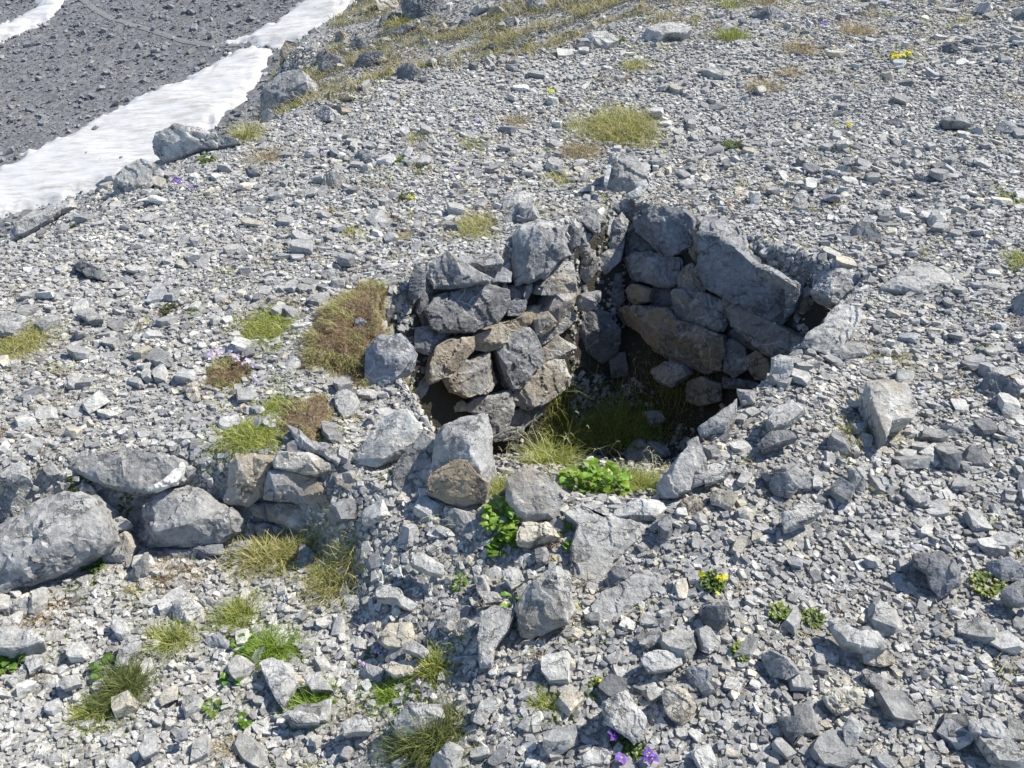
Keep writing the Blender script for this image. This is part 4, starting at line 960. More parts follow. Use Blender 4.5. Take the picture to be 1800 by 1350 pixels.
GT_ = 'grass tufts growing in the scree'
T_list = [
    ('large pale tussock on the open scree above the pit', 1085, 232, 132, 44, 'mix', 2200, .115, 1.0),
    ('flat dry tussock left of the quartz edged stone', 1020, 268, 100, 26, 'dry', 600, .045, 1.0),
    ('small dry tussock up the slope from the flat dry one', 905, 218, 50, 16, 'dry', 200, .05, .9),
    ('round olive tussock above the left wall of the pit', 835, 400, 92, 56, 'mix', 1300, .05, 1.1),
    ('bright olive hummock of grass left of the brown tussock', 468, 580, 88, 66, 'green', 2200, .05, 1.1),
    ('tawny tussock at the left edge of the photo', 38, 605, 92, 52, 'mix', 1500, .055, 1.1),
    ('wide green hummock above the terrace blocks', 440, 772, 112, 44, 'green', 1900, .045, 1.1),
    ('green strand of grass beside the dead brown mat', 484, 716, 52, 60, 'green', 800, .035, 1.1),
    ('green fringe at the right end of the dead brown mat', 573, 764, 34, 32, 'green', 350, .03, 1.1),
    ('scrubby dry tuft below the boulder against the snow', 470, 280, 62, 18, 'dry', 300, .05, .9),
    ('thin tuft in the scree above the round tussock', 830, 258, 40, 16, 'mix', 160, .05, .8),
    ('small upright tuft left of the thin one', 730, 247, 30, 14, 'mix', 130, .05, .8),
    ('small yellowish tuft uphill of the pillar stones', 983, 318, 50, 18, 'mix', 260, .04, .9),
    ('straggly dry tuft left of the round olive tussock', 712, 418, 46, 30, 'dry', 260, .035, 1.1),
    ('olive clump in the scree above the brown tussock', 617, 408, 48, 22, 'mix', 380, .03, 1.1),
    ('dark leafy clump near the yellow flower, upper scree', 737, 298, 52, 14, 'mix', 220, .03, 1.1),
    ('small dark tuft right of the yellow flower', 822, 328, 36, 16, 'dark', 160, .03, 1.0),
    ('low dark tuft in the upper left scree', 362, 347, 34, 16, 'dark', 160, .025, 1.1),
    ('little tuft growing between stones behind the big cube', 940, 378, 28, 22, 'mix', 200, .035, .9),
    ('mossy dry growth in the gap by the pillar stone', 1063, 410, 22, 56, 'mix', 260, .025, 1.0),
    ('dry tuft on the upper middle scree', 1345, 155, 54, 18, 'dry', 220, .07, .9),
    ('dry clump left of the upper middle tuft', 1118, 120, 56, 12, 'mix', 200, .07, .8),
    ('pale tuft near the top edge of the scree', 1405, 88, 44, 12, 'dry', 160, .09, .9),
    ('small pale tuft right of the one near the top', 1505, 58, 44, 14, 'dry', 180, .09, .9),
    ('green tuft at the top of the slope by the jagged stone', 1285, 12, 32, 10, 'green', 120, .10, .8),
    ('broad green streak of grass below the jagged stones', 1285, 68, 60, 10, 'green', 300, .08, .8),
    ('pale tuft left of the jagged stones at the top', 1345, 5, 40, 12, 'dry', 140, .1, .8),
    ('dry tuft low on the upper middle scree', 1390, 132, 40, 14, 'dry', 150, .06, .9),
    ('green tuft cut off by the right edge, upper scree', 1795, 462, 30, 26, 'green', 300, .06, .9),
    ('wispy tuft on the right rim heap', 1492, 765, 40, 26, 'mix', 110, .045, .5),
    ('faint green sprig in the flat stones right of the pit', 1580, 630, 44, 14, 'mix', 120, .04, 1.0),
    ('tiny sprig beside the tan topped tilted slab', 1570, 770, 30, 14, 'mix', 80, .03, .7),
    # lower left
    ('tall loose grass at the foot of the terrace stack', 470, 985, 120, 40, 'mix', 900, .085, .75),
    ('thick green grass clump right of the terrace grass', 590, 1015, 90, 60, 'mix', 1100, .075, .8),
    ('dense grass on the gravel between terrace and clump', 540, 965, 120, 40, 'mix', 700, .06, .9),
    ('reddish dry stalks below the terrace boulder', 300, 1010, 110, 36, 'brown', 500, .045, 1.2),
    ('dark roots and dry grass beneath the huge left rock', 75, 1075, 100, 28, 'brown', 350, .045, 1.1),
    ('tangled sprig at the right of the huge rock foot', 150, 1035, 50, 30, 'dark', 250, .04, 1.0),
    ('sparse olive grass in the lower left rubble', 420, 1085, 74, 50, 'green', 600, .06, .8),
    ('vivid green tuft right of the sparse olive grass', 478, 1145, 66, 30, 'bright', 1000, .065, .7),
    ('spiky olive tuft in the middle of the lower left', 305, 1128, 64, 30, 'green', 420, .065, .75),
    ('leaning dark grass bundle in the bottom left', 222, 1215, 44, 44, 'dark', 800, .085, .7),
    ('short olive grass left of the leaning bundle', 168, 1255, 90, 30, 'green', 500, .045, 1.0),
    ('vivid green tuft behind the flat slab at the bottom', 548, 1240, 66, 28, 'bright', 1100, .05, .75),
    ('flowering green patch of fine grass, bottom middle', 690, 1215, 84, 56, 'bright', 1100, .035, 1.0),
    ('upright thin grass right of the flowering patch', 762, 1178, 70, 36, 'green', 600, .05, .6),
    ('tall dark tuft with seed heads, bottom middle', 752, 1305, 90, 60, 'dark', 1600, .085, .6),
    ('small fine tuft in the bottom middle gravel', 965, 1240, 42, 20, 'green', 300, .04, .6),
    ('faint dry sprigs near the bottom edge, left of centre', 615, 1270, 24, 40, 'dry', 130, .04, .6),
    ('dry wisps at the bottom left of centre', 410, 1320, 60, 30, 'dry', 180, .04, .9),
    ('short grass by the terrace stones at left', 235, 1035, 40, 20, 'mix', 150, .045, .9),
    ('tiny green tuft under the stepped embedded slab', 1032, 1080, 34, 14, 'green', 140, .035, .8),
    ('dry thatch on the gully edge behind the boulder', 436, 240, 26, 16, 'mix', 260, .09, 1.0),
    ('tan thatch hummock by the brown boulder at the top', 700, 48, 30, 12, 'mix', 260, .14, 1.0),
    # pit
    ('sunlit grass by the leafy plant at the pit entrance', 1105, 858, 90, 50, 'green', 1100, .09, .7),
    ('grass rising behind the rounded pale boulder', 968, 815, 90, 40, 'green', 500, .12, .7),
    ('tall grass in the shade of the pit floor, centre', 1080, 760, 130, 70, 'green', 1400, .17, .5),
    ('dark grass on the pit floor below the left wall', 985, 770, 80, 60, 'green', 800, .16, .5),
    ('dark grass at the back of the pit floor', 1170, 700, 150, 60, 'green', 900, .14, .6),
    ('grass between tan boulder and rounded boulder', 873, 870, 40, 70, 'green', 500, .07, .7),
]
for l, x, y, w, h, kd, nn, hg, ln in T_list:
    tuft(l, x, y, w, h, kd, nn, hg, lean=ln, group=GT_)
# big brown tussock, a dome of dead thatch with green shoots round a hollow
def dome(label, px, py, w, h, rise, kind, n, hgt, cat='grass tussock', name='grass_tussock', hole=None, seed=3):
    c, mpp = px_ground(px, py); rg = np.random.default_rng(seed)
    root = bpy.data.objects.new(name, None); C.objects.link(root); root.location = c
    tag(root, label, cat)
    el = .5; rx, ry = w / 2 * mpp, h / 2 * mpp / el
    veg.append((c[0], c[1], rx * .98, ry * .98, 1.0))
    g = 36; V = []; L = []
    for i in range(g + 1):
        r = i / g
        for j in range(48):
            a = j / 48 * 2 * math.pi; wob = 1 + .13 * math.sin(a * 3 + seed) + .10 * math.sin(a * 5 + 1) + .06 * math.sin(a * 11 + 2)
            x, y = math.cos(a) * r * rx * wob, math.sin(a) * r * ry * wob
            zz = float(terrain(c[0] + x, c[1] + y) - c[2]) + rise * (1 - r ** 3.5) - .01 + .012 * noise.noise((x * 30, y * 30, seed)) + .006 * noise.noise((x * 90, y * 90, seed))
            if hole: zz -= hole[2] * 1.0 * math.exp(-(((x - hole[0] * rx) / (.28 * rx)) ** 2 + ((y - hole[1] * ry) / (.28 * ry)) ** 2))
            V.append((x, y, zz))
    for i in range(g):
        for j in range(48):
            k = (j + 1) % 48; L += [i * 48 + j, (i + 1) * 48 + j, (i + 1) * 48 + k, i * 48 + k]
    V = np.array(V)
    tb = np.tile(np.array([(.16, .12, .075)]), (len(V), 1)) * rg.uniform(.6, 1.3, (len(V), 1))
    link('thatch', npmesh('thatch', V, L, np.full(len(L) // 4, 4), M['grass'], tb, True), parent=root)
    a = rg.uniform(0, 6.283, n); r = np.sqrt(rg.random(n)) * 1.02
    jj = (a / (2 * math.pi) * 48).astype(int) % 48; ii = np.clip((r * g).astype(int), 0, g)
    B = V[ii * 48 + jj] + rg.normal(0, .003, (n, 3))
    pat = np.array([noise.noise((b[0] * 22, b[1] * 22, 7)) for b in B])
    green = (r > .72) & (pat > -.02) | (pat > .2)
    cg = np.array(GC['mix']) * .85; cb = np.array(GC[kind]); p3 = rg.integers(0, 3, n)
    col = np.where(green[:, None], cg[p3], cb[p3]) * rg.uniform(.7, 1.25, (n, 1))
    H = hgt * rg.uniform(.5, 1.3, n) * np.where(green, 1.25, .7)
    Vb, Lb, Cb, Tb = blades(B, H, rg.uniform(.0011, .002, n), rg.uniform(.6, 1.5, n), a + rg.normal(0, .9, n), col)
    link('blades', npmesh('blades', Vb, Lb, Cb, M['grass'], Tb), parent=root)
    return c
dome('big round brown tussock with a ragged green rim, left of the pit', 625, 580, 160, 150, .055, 'brown', 12000, .027, hole=(.05, -.1, .022))
dome('dead brown mat of vegetation below the smooth rounded stone', 540, 737, 92, 76, .03, 'brown', 2500, .014, cat='dead plant mat', name='plant_mat', seed=5)
dome('dry thatch hummock with lilac flowers on its upper edge', 402, 662, 78, 48, .03, 'brown', 2200, .02, seed=8)

# flowering and leafy plants
PU = (.17, .08, .50)
plant('bright round leaved plant at the sunny edge of the pit floor', 1045, 868, 140, leaf=.030, nleaf=200, col=(.20, .33, .04), h=.09, lift=.02, roundness=.95, tilt=(.2, 1.2), spread=.8)
plant('light green leafy plant between the two entrance boulders', 882, 925, 58, leaf=.026, nleaf=100, col=(.20, .33, .05), h=.05, roundness=.75, spread=1.5)
plant('upright green rosette at the end of the leafy strip', 885, 965, 44, leaf=.034, nleaf=16, col=(.13, .26, .03), h=.01, roundness=.6)
plant('small sprig with four big leaves below the rounded boulder', 988, 943, 48, leaf=.032, nleaf=9, col=(.14, .27, .03), roundness=.75, tilt=(.6, 1.3))
plant('narrow leaved sprig above the pointed tan block', 903, 1058, 32, leaf=.038, nleaf=7, col=(.18, .34, .03), roundness=.45, tilt=(.5, 1.2))
plant('yellow flowered cushion plant in the right foreground scree', 1250, 1030, 44, leaf=.011, nleaf=150, col=(.09, .15, .03), h=.022, flowers=[(1233, 1009), (1268, 1020), (1264, 1014), (1274, 1014), (1262, 1043)], fcol=(.75, .68, .03), fsize=.016, fh=.028)
plant('small yellow flowered plant in the bottom middle gravel', 1050, 1215, 42, leaf=.011, nleaf=80, col=(.14, .2, .04), h=.015, flowers=[(1057, 1198)], fcol=(.75, .68, .03), fsize=.014, fh=.02)
plant('row of yellow flowers in the upper right scree', 1585, 103, 36, leaf=.03, nleaf=40, col=(.10, .16, .03), h=.02, flowers=[(1572, 96), (1575, 92), (1580, 98), (1586, 94), (1590, 97), (1596, 92), (1601, 91), (1570, 100), (1577, 100), (1598, 95)], fcol=(.8, .72, .02), fsize=.036, fh=.03)
plant('single yellow flower on a tuft in the upper scree', 716, 350, 30, leaf=.015, nleaf=70, col=(.13, .17, .04), h=.02, flowers=[(720, 343), (724, 347), (719, 348)], fcol=(.8, .72, .02), fsize=.019, fh=.02)
plant('tiny yellow flower alone in the upper right scree', 1491, 222, 12, leaf=.014, nleaf=10, col=(.13, .17, .04), flowers=[(1491, 218), (1494, 220)], fcol=(.8, .72, .02), fsize=.024, fh=.02)
plant('tiny yellow flower above the pointed tan block', 977, 984, 12, leaf=.01, nleaf=5, col=(.13, .17, .04), flowers=[(976, 982)], fcol=(.75, .55, .02), fsize=.012, fh=.015)
plant('pale yellow flowers at the left of the upper scree', 968, 162, 16, leaf=.02, nleaf=20, col=(.14, .17, .04), flowers=[(964, 158), (970, 160)], fcol=(.6, .62, .1), fsize=.03, fh=.02)
plant('upper violet flower at the bottom edge, under the half white stone', 1086, 1300, 26, leaf=.012, nleaf=30, col=(.12, .2, .04), flowers=[(1080, 1288), (1078, 1292)], fcol=PU, fsize=.026, fh=.04, nf=5)
plant('lower violet flowers with leaves at the bottom edge', 1112, 1335, 60, leaf=.012, nleaf=130, col=(.11, .18, .04), h=.012, flowers=[(1141, 1324), (1146, 1334), (1138, 1330), (1092, 1332)], fcol=(.22, .13, .58), fsize=.027, fh=.04)
plant('lilac flower in the lower left rubble', 655, 1152, 22, leaf=.012, nleaf=22, col=(.12, .2, .04), flowers=[(662, 1143), (666, 1146)], fcol=(.42, .36, .72), fsize=.020, fh=.03)
plant('small pale lilac flowers left of the other lilac flower', 634, 1166, 18, leaf=.01, nleaf=14, col=(.12, .2, .04), flowers=[(632, 1162), (639, 1166)], fcol=(.48, .38, .66), fsize=.012, fh=.02)
plant('pale lilac flowers standing in the flowering green patch', 728, 1215, 26, leaf=.01, nleaf=16, col=(.12, .2, .04), flowers=[(736, 1199), (742, 1212), (717, 1234), (746, 1222)], fcol=(.5, .45, .70), fsize=.013, fh=.03)
fl = [(370, 622), (378, 616), (386, 619), (392, 616), (399, 622), (404, 619), (411, 625), (418, 628), (424, 626), (431, 631), (436, 634), (441, 638), (428, 638), (416, 634), (445, 642), (447, 660), (450, 672)]
plant('strip of lilac flowers along the top of the thatch hummock', 415, 640, 76, leaf=.010, nleaf=120, col=(.12, .17, .05), h=.015, flowers=fl, fcol=(.60, .50, .82), fsize=.021, fh=.045, spread=.5)
for lab, x, y, nfl in [('violet flower near the low slab on the left brow', 311, 315, 2), ('violet flowers right of the one near the brow slab', 337, 328, 3),
                 ('violet flower on a stone in the upper middle scree', 840, 213, 2), ('violet flower left of the dark block in the upper scree', 566, 265, 1),
                 ('violet flowers by the black looking stone at the top', 1446, 38, 3), ('pale violet flower near the flat pale plate', 1215, 147, 2),
                 ('faint violet flower in the scree above the left wall', 800, 297, 1)]:
    plant(lab, x, y + 4, 14, leaf=.014, nleaf=14, col=(.11, .17, .04), group='violet flowers scattered in the scree', cat='flower', name='violet_flower',
          flowers=[(x + 5 * k - 3, y + (k % 2) * 3) for k in range(nfl)], fcol=PU, fsize=.034, fh=.045)
for lab, x, y, w, n_, lf, cl in [
    ('green cushion on the scree below the large pale tussock', 1288, 260, 50, 260, .014, (.13, .18, .05)),
    ('yellow green cushion near the right edge, middle', 1772, 354, 50, 200, .014, (.20, .25, .06)),
    ('pale green cushion near the right edge below the wedge', 1735, 1035, 62, 220, .013, (.19, .24, .06)),
    ('light green cushion in the right foreground', 1368, 1082, 36, 130, .012, (.22, .28, .07)),
    ('bushy green sprig right of the light green cushion', 1425, 1090, 40, 110, .013, (.14, .19, .05)),
    ('small bright cushion below the dark squarish stone', 1302, 1152, 34, 110, .012, (.20, .27, .06)),
    ('dark cushion in the middle of the left scree', 298, 549, 32, 150, .012, (.09, .10, .04)),
    ('tiny dark cushion below the other dark one', 262, 616, 16, 60, .01, (.10, .10, .04)),
    ('bright little cushion above the round tussock', 700, 286, 18, 60, .016, (.14, .24, .03)),
    ('green cushion at the left end of the upper scree', 365, 283, 30, 70, .02, (.16, .22, .05)),
    ('green weed by the violet flowers on the left brow', 285, 322, 26, 60, .02, (.12, .18, .04)),
    ('dark weed on the far left scree edge', 120, 405, 30, 80, .016, (.12, .15, .05)),
    ('green weed beside the green outcrop on the upper slope', 1085, 75, 24, 70, .03, (.16, .2, .05)),
    ('leafy weed at the left edge, lower rubble', 20, 1170, 36, 24, .026, (.15, .28, .04)),
    ('broad leaves at the foot of the leaning bundle', 195, 1180, 50, 20, .024, (.10, .19, .03)),
    ('leafy weed between the flat pale slabs, bottom left', 412, 1195, 40, 12, .022, (.12, .26, .03)),
    ('green leaves below the vivid tuft, lower left', 425, 1138, 44, 26, .018, (.12, .22, .03)),
    ('small leafy weed near the bottom left middle', 375, 1248, 26, 14, .018, (.15, .25, .04)),
    ('small weed standing right of the bright cream stone', 432, 1268, 14, 9, .022, (.13, .24, .03)),
    ('weed in the shadow under the overhanging slab', 145, 852, 44, 50, .014, (.08, .12, .03)),
    ('weed growing in the gap of the terrace wall', 222, 892, 26, 22, .014, (.13, .15, .05)),
    ('weed below the huge left rock, by the cream tipped slab', 165, 1000, 34, 40, .013, (.12, .19, .04)),
    ('mossy sprig by the dark stones right of the wedge', 1630, 385, 34, 40, .016, (.12, .14, .07)),
    ('small green weed left of the white topped stone', 808, 1030, 24, 24, .013, (.16, .26, .04)),
]:
    plant(lab, x, y, w, leaf=lf, nleaf=n_, col=cl, h=.016, group='small green plants scattered in the scree', name='small_plant')
# long bare stalks and seed heads in the pit
rg = np.random.default_rng(5)
for lab, x, y, n_, hg in [('pale branching dry stalks at the pit entrance', 985, 860, 16, .24), ('long thin arching stalks over the dark pit floor', 1100, 740, 14, .34),
                          ('thin sunlit stalks by the right side of the pit entrance', 1150, 850, 12, .12), ('dry stalks leaning from the left wall foot', 935, 800, 14, .16)]:
    c, mpp = px_ground(x, y); B = rg.normal(0, .035, (n_, 3)); B[:, 2] = terrain(c[0] + B[:, 0], c[1] + B[:, 1]) - c[2]
    V, L, Cn, T_ = blades(B, hg * rg.uniform(.6, 1.2, n_), np.full(n_, .0022), rg.uniform(.1, 1.1, n_), rg.uniform(0, 6.28, n_), np.array([(.42, .42, .22)]) * rg.uniform(.8, 1.2, (n_, 1)))
    # small side spikelets
    k = n_ * 5; src = rg.integers(0, n_, k); lv = rg.integers(4, 7, k); b2 = V.reshape(n_, 7, 3)[src, lv]
    V2, L2, C2, T2 = blades(b2, np.full(k, .028) * rg.uniform(.5, 1.2, k), np.full(k, .0018), rg.uniform(.8, 1.6, k), rg.uniform(0, 6.28, k), np.array([(.45, .45, .25)]) * rg.uniform(.8, 1.2, (k, 1)))
    tag(link('dry_stalks', npmesh('dry_stalks', np.concatenate([V, V2]), np.concatenate([L, L2 + len(V)]), np.concatenate([Cn, C2]), M['grass'], np.concatenate([T_, T2])), tuple(c)), lab, 'dry stalks')
# pale twigs lying on the brow
for lab, (a, b) in [('bleached straw lying level above the scree brow', ((712, 155), (762, 158))), ('bleached straw slanting over the scree brow', ((690, 180), (725, 160)))]:
    p, q = hit(*a), hit(*b); dmid = np.linalg.norm(p - CAM); q = CAM + ray(*b) * dmid / np.linalg.norm(ray(*b)); p = CAM + ray(*a) * dmid / np.linalg.norm(ray(*a))
    gz = max(float(terrain(p[0], p[1])), float(terrain(q[0], q[1])))
    bm = bmesh.new(); ax = Vector((q - p).tolist()); r_ = bmesh.ops.create_cone(bm, segments=6, radius1=.006, radius2=.004, depth=ax.length, cap_ends=True)
    bm.transform(Matrix.Translation(ax / 2) @ ax.to_track_quat('Z', 'Y').to_matrix().to_4x4())
    me = bpy.data.meshes.new('straw'); bm.to_mesh(me); bm.free()
    at_ = me.attributes.new('tint', 'FLOAT_COLOR', 'POINT'); at_.data.foreach_set('color', np.tile([.6, .52, .36, 1], len(me.vertices)).astype(np.float32))
    me.materials.append(M['grass']); tag(link('straw', me, p.tolist()), lab, 'straw')

# thin grass over the rocky flank and along the brow: nobody could count it
n = 170000; rg = np.random.default_rng(91)
x = rg.uniform(-4, 6, n); y = rg.uniform(5.0, 17, n); P = np.stack([x, y, terrain(x, y)], 1)
q = np.interp(y, EY, EX) - x
pn = np.array([noise.noise((a * 1.3 + b * .5, b * .9, 2)) + .6 * noise.noise((a * 4, b * 3, 8)) for a, b in zip(x, y)])
fr = smooth(-1.0, .4, q + .3 * np.sin(y * 2)) * (near_z(x, y) > far_z(x, y) + .2)
ok = in_view(P) & (pn > .0) & (rg.random(n) < fr) & (q < 7)
P = P[ok]; n = len(P)
col = np.array(GC['mix'])[rg.choice(3, n, p=[.4, .4, .2])] * rg.uniform(.6, 1.0, (n, 1)) * np.array([.9, .86, 1.1])
V, L, Cn, T_ = blades(P, rg.uniform(.05, .13, n), np.full(n, .0075) * rg.uniform(.7, 1.3, n), rg.uniform(.5, 1.3, n), rg.uniform(0, 6.28, n), col)
tag(link('sparse_grass', npmesh('sparse_grass', V, L, Cn, M['grass'], T_)), 'thin yellow green grass growing in streaks over the rocky flank', 'grass', kind='stuff')
# fine sprigs between the stones of the lower left
n = 9000; x = rg.uniform(-1.6, .1, n); y = rg.uniform(.95, 1.9, n); P = np.stack([x, y, terrain(x, y)], 1)
pn = np.array([noise.noise((a * 6, b * 6, 4)) for a, b in zip(x, y)])
ok = (pn > .12) & (rg.random(n) < .6); P = P[ok]; n = len(P)
col = np.array(GC['green'])[rg.choice(3, n)] * rg.uniform(.75, 1.2, (n, 1))
V, L, Cn, T_ = blades(P, rg.uniform(.012, .032, n), np.full(n, .0014), rg.uniform(.4, 1.3, n), rg.uniform(0, 6.28, n), col)
tag(link('fine_grass', npmesh('fine_grass', V, L, Cn, M['grass'], T_)), 'fine green sprigs between the stones of the lower left rubble', 'grass', kind='stuff')

# withered sprigs and tiny dry plants strewn thinly through the scree
rg = np.random.default_rng(303); k = 2600; yy = .8 + 9.5 * rg.random(k) ** .8; xx = rg.uniform(-1, 1, k) * (.62 * (yy + .35) + .5)
keep = (waves(xx * .7, yy * .7, WAVES) > -.01) & (pit_z(xx, yy) > near_z(xx, yy) - 9) & (near_z(xx, yy) - pit_z(xx, yy) < .02); xx, yy = xx[keep], yy[keep]; k = len(xx)
per = rg.integers(5, 22, k); ids = np.repeat(np.arange(k), per); n = len(ids)
sx = .007 + .004 * yy[ids]; x = xx[ids] + rg.normal(0, 1, n) * sx; y = yy[ids] + rg.normal(0, 1, n) * sx
P = np.stack([x, y, terrain(x, y)], 1)
ck = np.stack([np.array(GC[['dry', 'mix', 'brown', 'green'][i]])[1] for i in rg.choice(4, k, p=[.4, .3, .15, .15])])[ids]
V, L, Cn, T_ = blades(P, rg.uniform(.012, .04, n) * (1 + .12 * y), .0011 + .0005 * y, rg.uniform(.4, 1.4, n), rg.uniform(0, 6.28, n), ck * rg.uniform(.7, 1.2, (n, 1)))
tag(link('withered_sprigs', npmesh('withered_sprigs', V, L, Cn, M['grass'], T_)), 'tiny withered sprigs strewn thinly between the scree stones', 'dry plants', kind='stuff')
# ------------------------------------------------------------------ loose scree
def block_variant(seed, cuts=8, dims=None):
    rr = random.Random(seed)
    bm = bmesh.new(); bmesh.ops.create_cube(bm, size=1)
    dims = dims or (1.0, rr.uniform(.5, .9), rr.uniform(.28, .62))
    for v in bm.verts:
        v.co = Vector((v.co.x * dims[0] * rr.uniform(.75, 1.15), v.co.y * dims[1] * rr.uniform(.75, 1.15), v.co.z * dims[2] * rr.uniform(.7, 1.2)))
    r_ = bmesh.ops.convex_hull(bm, input=bm.verts[:])
    for k in range(cuts):
        nrm = Vector((rr.gauss(0, 1), rr.gauss(0, 1), rr.gauss(0, .8))).normalized()
        sup = max(v.co.dot(nrm) for v in bm.verts)
        co = nrm * sup * rr.uniform(.66, .92)
        g = bm.verts[:] + bm.edges[:] + bm.faces[:]
        bmesh.ops.bisect_plane(bm, geom=g, dist=1e-4, plane_co=co, plane_no=nrm, clear_outer=True)
        es = [e for e in bm.edges if e.is_boundary]
        if es: bmesh.ops.edgeloop_fill(bm, edges=es)
    pts = [v.co.copy() for v in bm.verts]; bm.clear()
    for p in pts: bm.verts.new(p)
    h_ = bmesh.ops.convex_hull(bm, input=bm.verts[:])
    for v in [v for v in bm.verts if not v.link_faces]: bm.verts.remove(v)
    bmesh.ops.recalc_face_normals(bm, faces=bm.faces[:])
    bmesh.ops.dissolve_limit(bm, angle_limit=R(6), verts=bm.verts[:], edges=bm.edges[:])
    return bm

def arrays(bm):
    bm.verts.index_update()
    V = np.array([v.co for v in bm.verts]); loops = []; cnt = []
    for f in bm.faces:
        loops += [v.index for v in f.verts]; cnt.append(len(f.verts))
    bm.free(); return V, np.array(loops), np.array(cnt)

BIG = [arrays(block_variant(100 + i, 12)) for i in range(26)]
SMALL = [arrays(block_variant(300 + i, 5, (1.0, .62 + .35 * ((i * 7) % 5) / 5, .38 + .4 * ((i * 3) % 7) / 7))) for i in range(14)]

def rand_tint(n, rg, lo=1.0):
    r = rg.random(n)[:, None]
    a = np.array(TONE['g']); c = np.where(r < .50, a, 0)
    c = c + np.where((r >= .50) & (r < .68), np.array(TONE['l']), 0)
    c = c + np.where((r >= .68) & (r < .78), np.array(TONE['p']), 0)
    c = c + np.where((r >= .78) & (r < .82), np.array(TONE['c']), 0)
    c = c + np.where((r >= .82) & (r < .92), np.array(TONE['d']), 0)
    c = c + np.where((r >= .92) & (r < .97), np.array(TONE['t']), 0)
    c = c + np.where(r >= .97, np.array(TONE['b']), 0)
    return c * rg.uniform(.82, 1.22, (n, 1)) * lo

def rots(n, rg, normals, tilt):
    """rotation matrices: z axis near the surface normal, random spin"""
    z = normals + rg.normal(0, 1, (n, 3)) * tilt[:, None]
    z /= np.linalg.norm(z, axis=1, keepdims=True)
    a = rg.normal(0, 1, (n, 3)); x = np.cross(a, z); x /= np.linalg.norm(x, axis=1, keepdims=True)
    y = np.cross(z, x)
    return np.stack([x, y, z], 2)

def instances(variants, P, Rm, S_, col, name, material, ids=None, rg=rng):
    n = len(P); ids = rg.integers(0, len(variants), n)
    VV, LL, CC, TT = [], [], [], []; base = 0
    for k, (V, L, Cn) in enumerate(variants):
        s = np.where(ids == k)[0]
        if not len(s): continue
        W = np.einsum('nij,nvj->nvi', Rm[s], V[None] * S_[s][:, None, :]) + P[s][:, None]
        W = W.reshape(-1, 3)
        VV.append(W); LL.append((L[None] + (np.arange(len(s)) * len(V))[:, None] + base).ravel())
        CC.append(np.tile(Cn, len(s))); TT.append(np.repeat(col[s], len(V), 0)); base += len(W)
    return npmesh(name, np.concatenate(VV), np.concatenate(LL), np.concatenate(CC), material, np.concatenate(TT))

# coarse mask of ground already covered by traced stones
cell = .02; MX0, MY0, MW, MH = -6, 0, 700, 900
mask = np.full((MW, MH), -99.0)
def hull2(P):
    P = sorted(map(tuple, P)); 
    def half(pts):
        h = []
        for p in pts:
            while len(h) > 1 and (h[-1][0]-h[-2][0])*(p[1]-h[-2][1])-(h[-1][1]-h[-2][1])*(p[0]-h[-2][0]) <= 0: h.pop()
            h.append(p)
        return h
    a = half(P); b = half(P[::-1]); return np.array(a[:-1] + b[:-1])
for co, top, nk in heroes:
    if co[:, 1].max() > 17 or len(co) < 9: continue
    H = hull2(co[:: max(1, len(co) // 200)]); c = H.mean(0); H = c + (H - c) * .93
    i0, j0 = ((H.min(0) - (MX0, MY0)) / cell).astype(int) - 1; i1, j1 = ((H.max(0) - (MX0, MY0)) / cell).astype(int) + 2
    i0, j0 = max(i0, 0), max(j0, 0); i1, j1 = min(i1, MW), min(j1, MH)
    if i1 <= i0 or j1 <= j0: continue
    XX, YY = np.meshgrid(MX0 + (np.arange(i0, i1) + .5) * cell, MY0 + (np.arange(j0, j1) + .5) * cell, indexing='ij')
    s = sdist(np.stack([XX.ravel(), YY.ravel()], 1), H).reshape(XX.shape) > 0
    mask[i0:i1, j0:j1] = np.where(s, np.maximum(mask[i0:i1, j0:j1], top), mask[i0:i1, j0:j1])
def covered(x, y, z):
    i = np.clip(((x - MX0) / cell).astype(int), 0, MW - 1); j = np.clip(((y - MY0) / cell).astype(int), 0, MH - 1)
    return mask[i, j] > z - .01


def scatter(n, ymin, ymax, smin, smax, power, dens_pow, rg, tiltv=.28, margin=.75, allow=None):
    """points in the camera wedge between two distances; sizes follow a power law"""
    y = ymin + (ymax - ymin) * rg.random(n) ** dens_pow
    hw = .62 * (y + .35) + margin
    # keep areal density even: probability proportional to width
    keep = rg.random(n) < hw / (.62 * (ymax + .35) + margin)
    y = y[keep]; hw = hw[keep]; x = rg.uniform(-1, 1, len(y)) * hw
    s = smin * (1 - rg.random(len(y)) * (1 - (smax / smin) ** (1 - power))) ** (1 / (1 - power))
    z = terrain(x, y)
    P = np.stack([x, y, z], 1)
    ok = in_view(P) & (near_z(x, y) > far_z(x, y) + .3)
    ok &= ~covered(x, y, z)
    P, s = P[ok], s[ok]
    nrm = tnormal(P[:, 0], P[:, 1])
    pit = pit_z(P[:, 0], P[:, 1]) < near_z(P[:, 0], P[:, 1]) - .03
    steep = nrm[:, 2] < .72
    deep = P[:, 2] < near_z(P[:, 0], P[:, 1]) - .12
    ok = ~(pit & ((steep & (s > .03) & (near_z(P[:, 0], P[:, 1]) - P[:, 2] > .09)) | (deep & ~steep & (rg.random(len(s)) < .8)) | (s > .05)))
    for ex, ey, erx, ery, st_ in veg:
        inn = ((P[:, 0] - ex) / erx) ** 2 + ((P[:, 1] - ey) / ery) ** 2 < 1
        ok &= ~(inn & ((rg.random(len(s)) < st_) | (s > .028)))
    return P[ok], s[ok], nrm[ok]

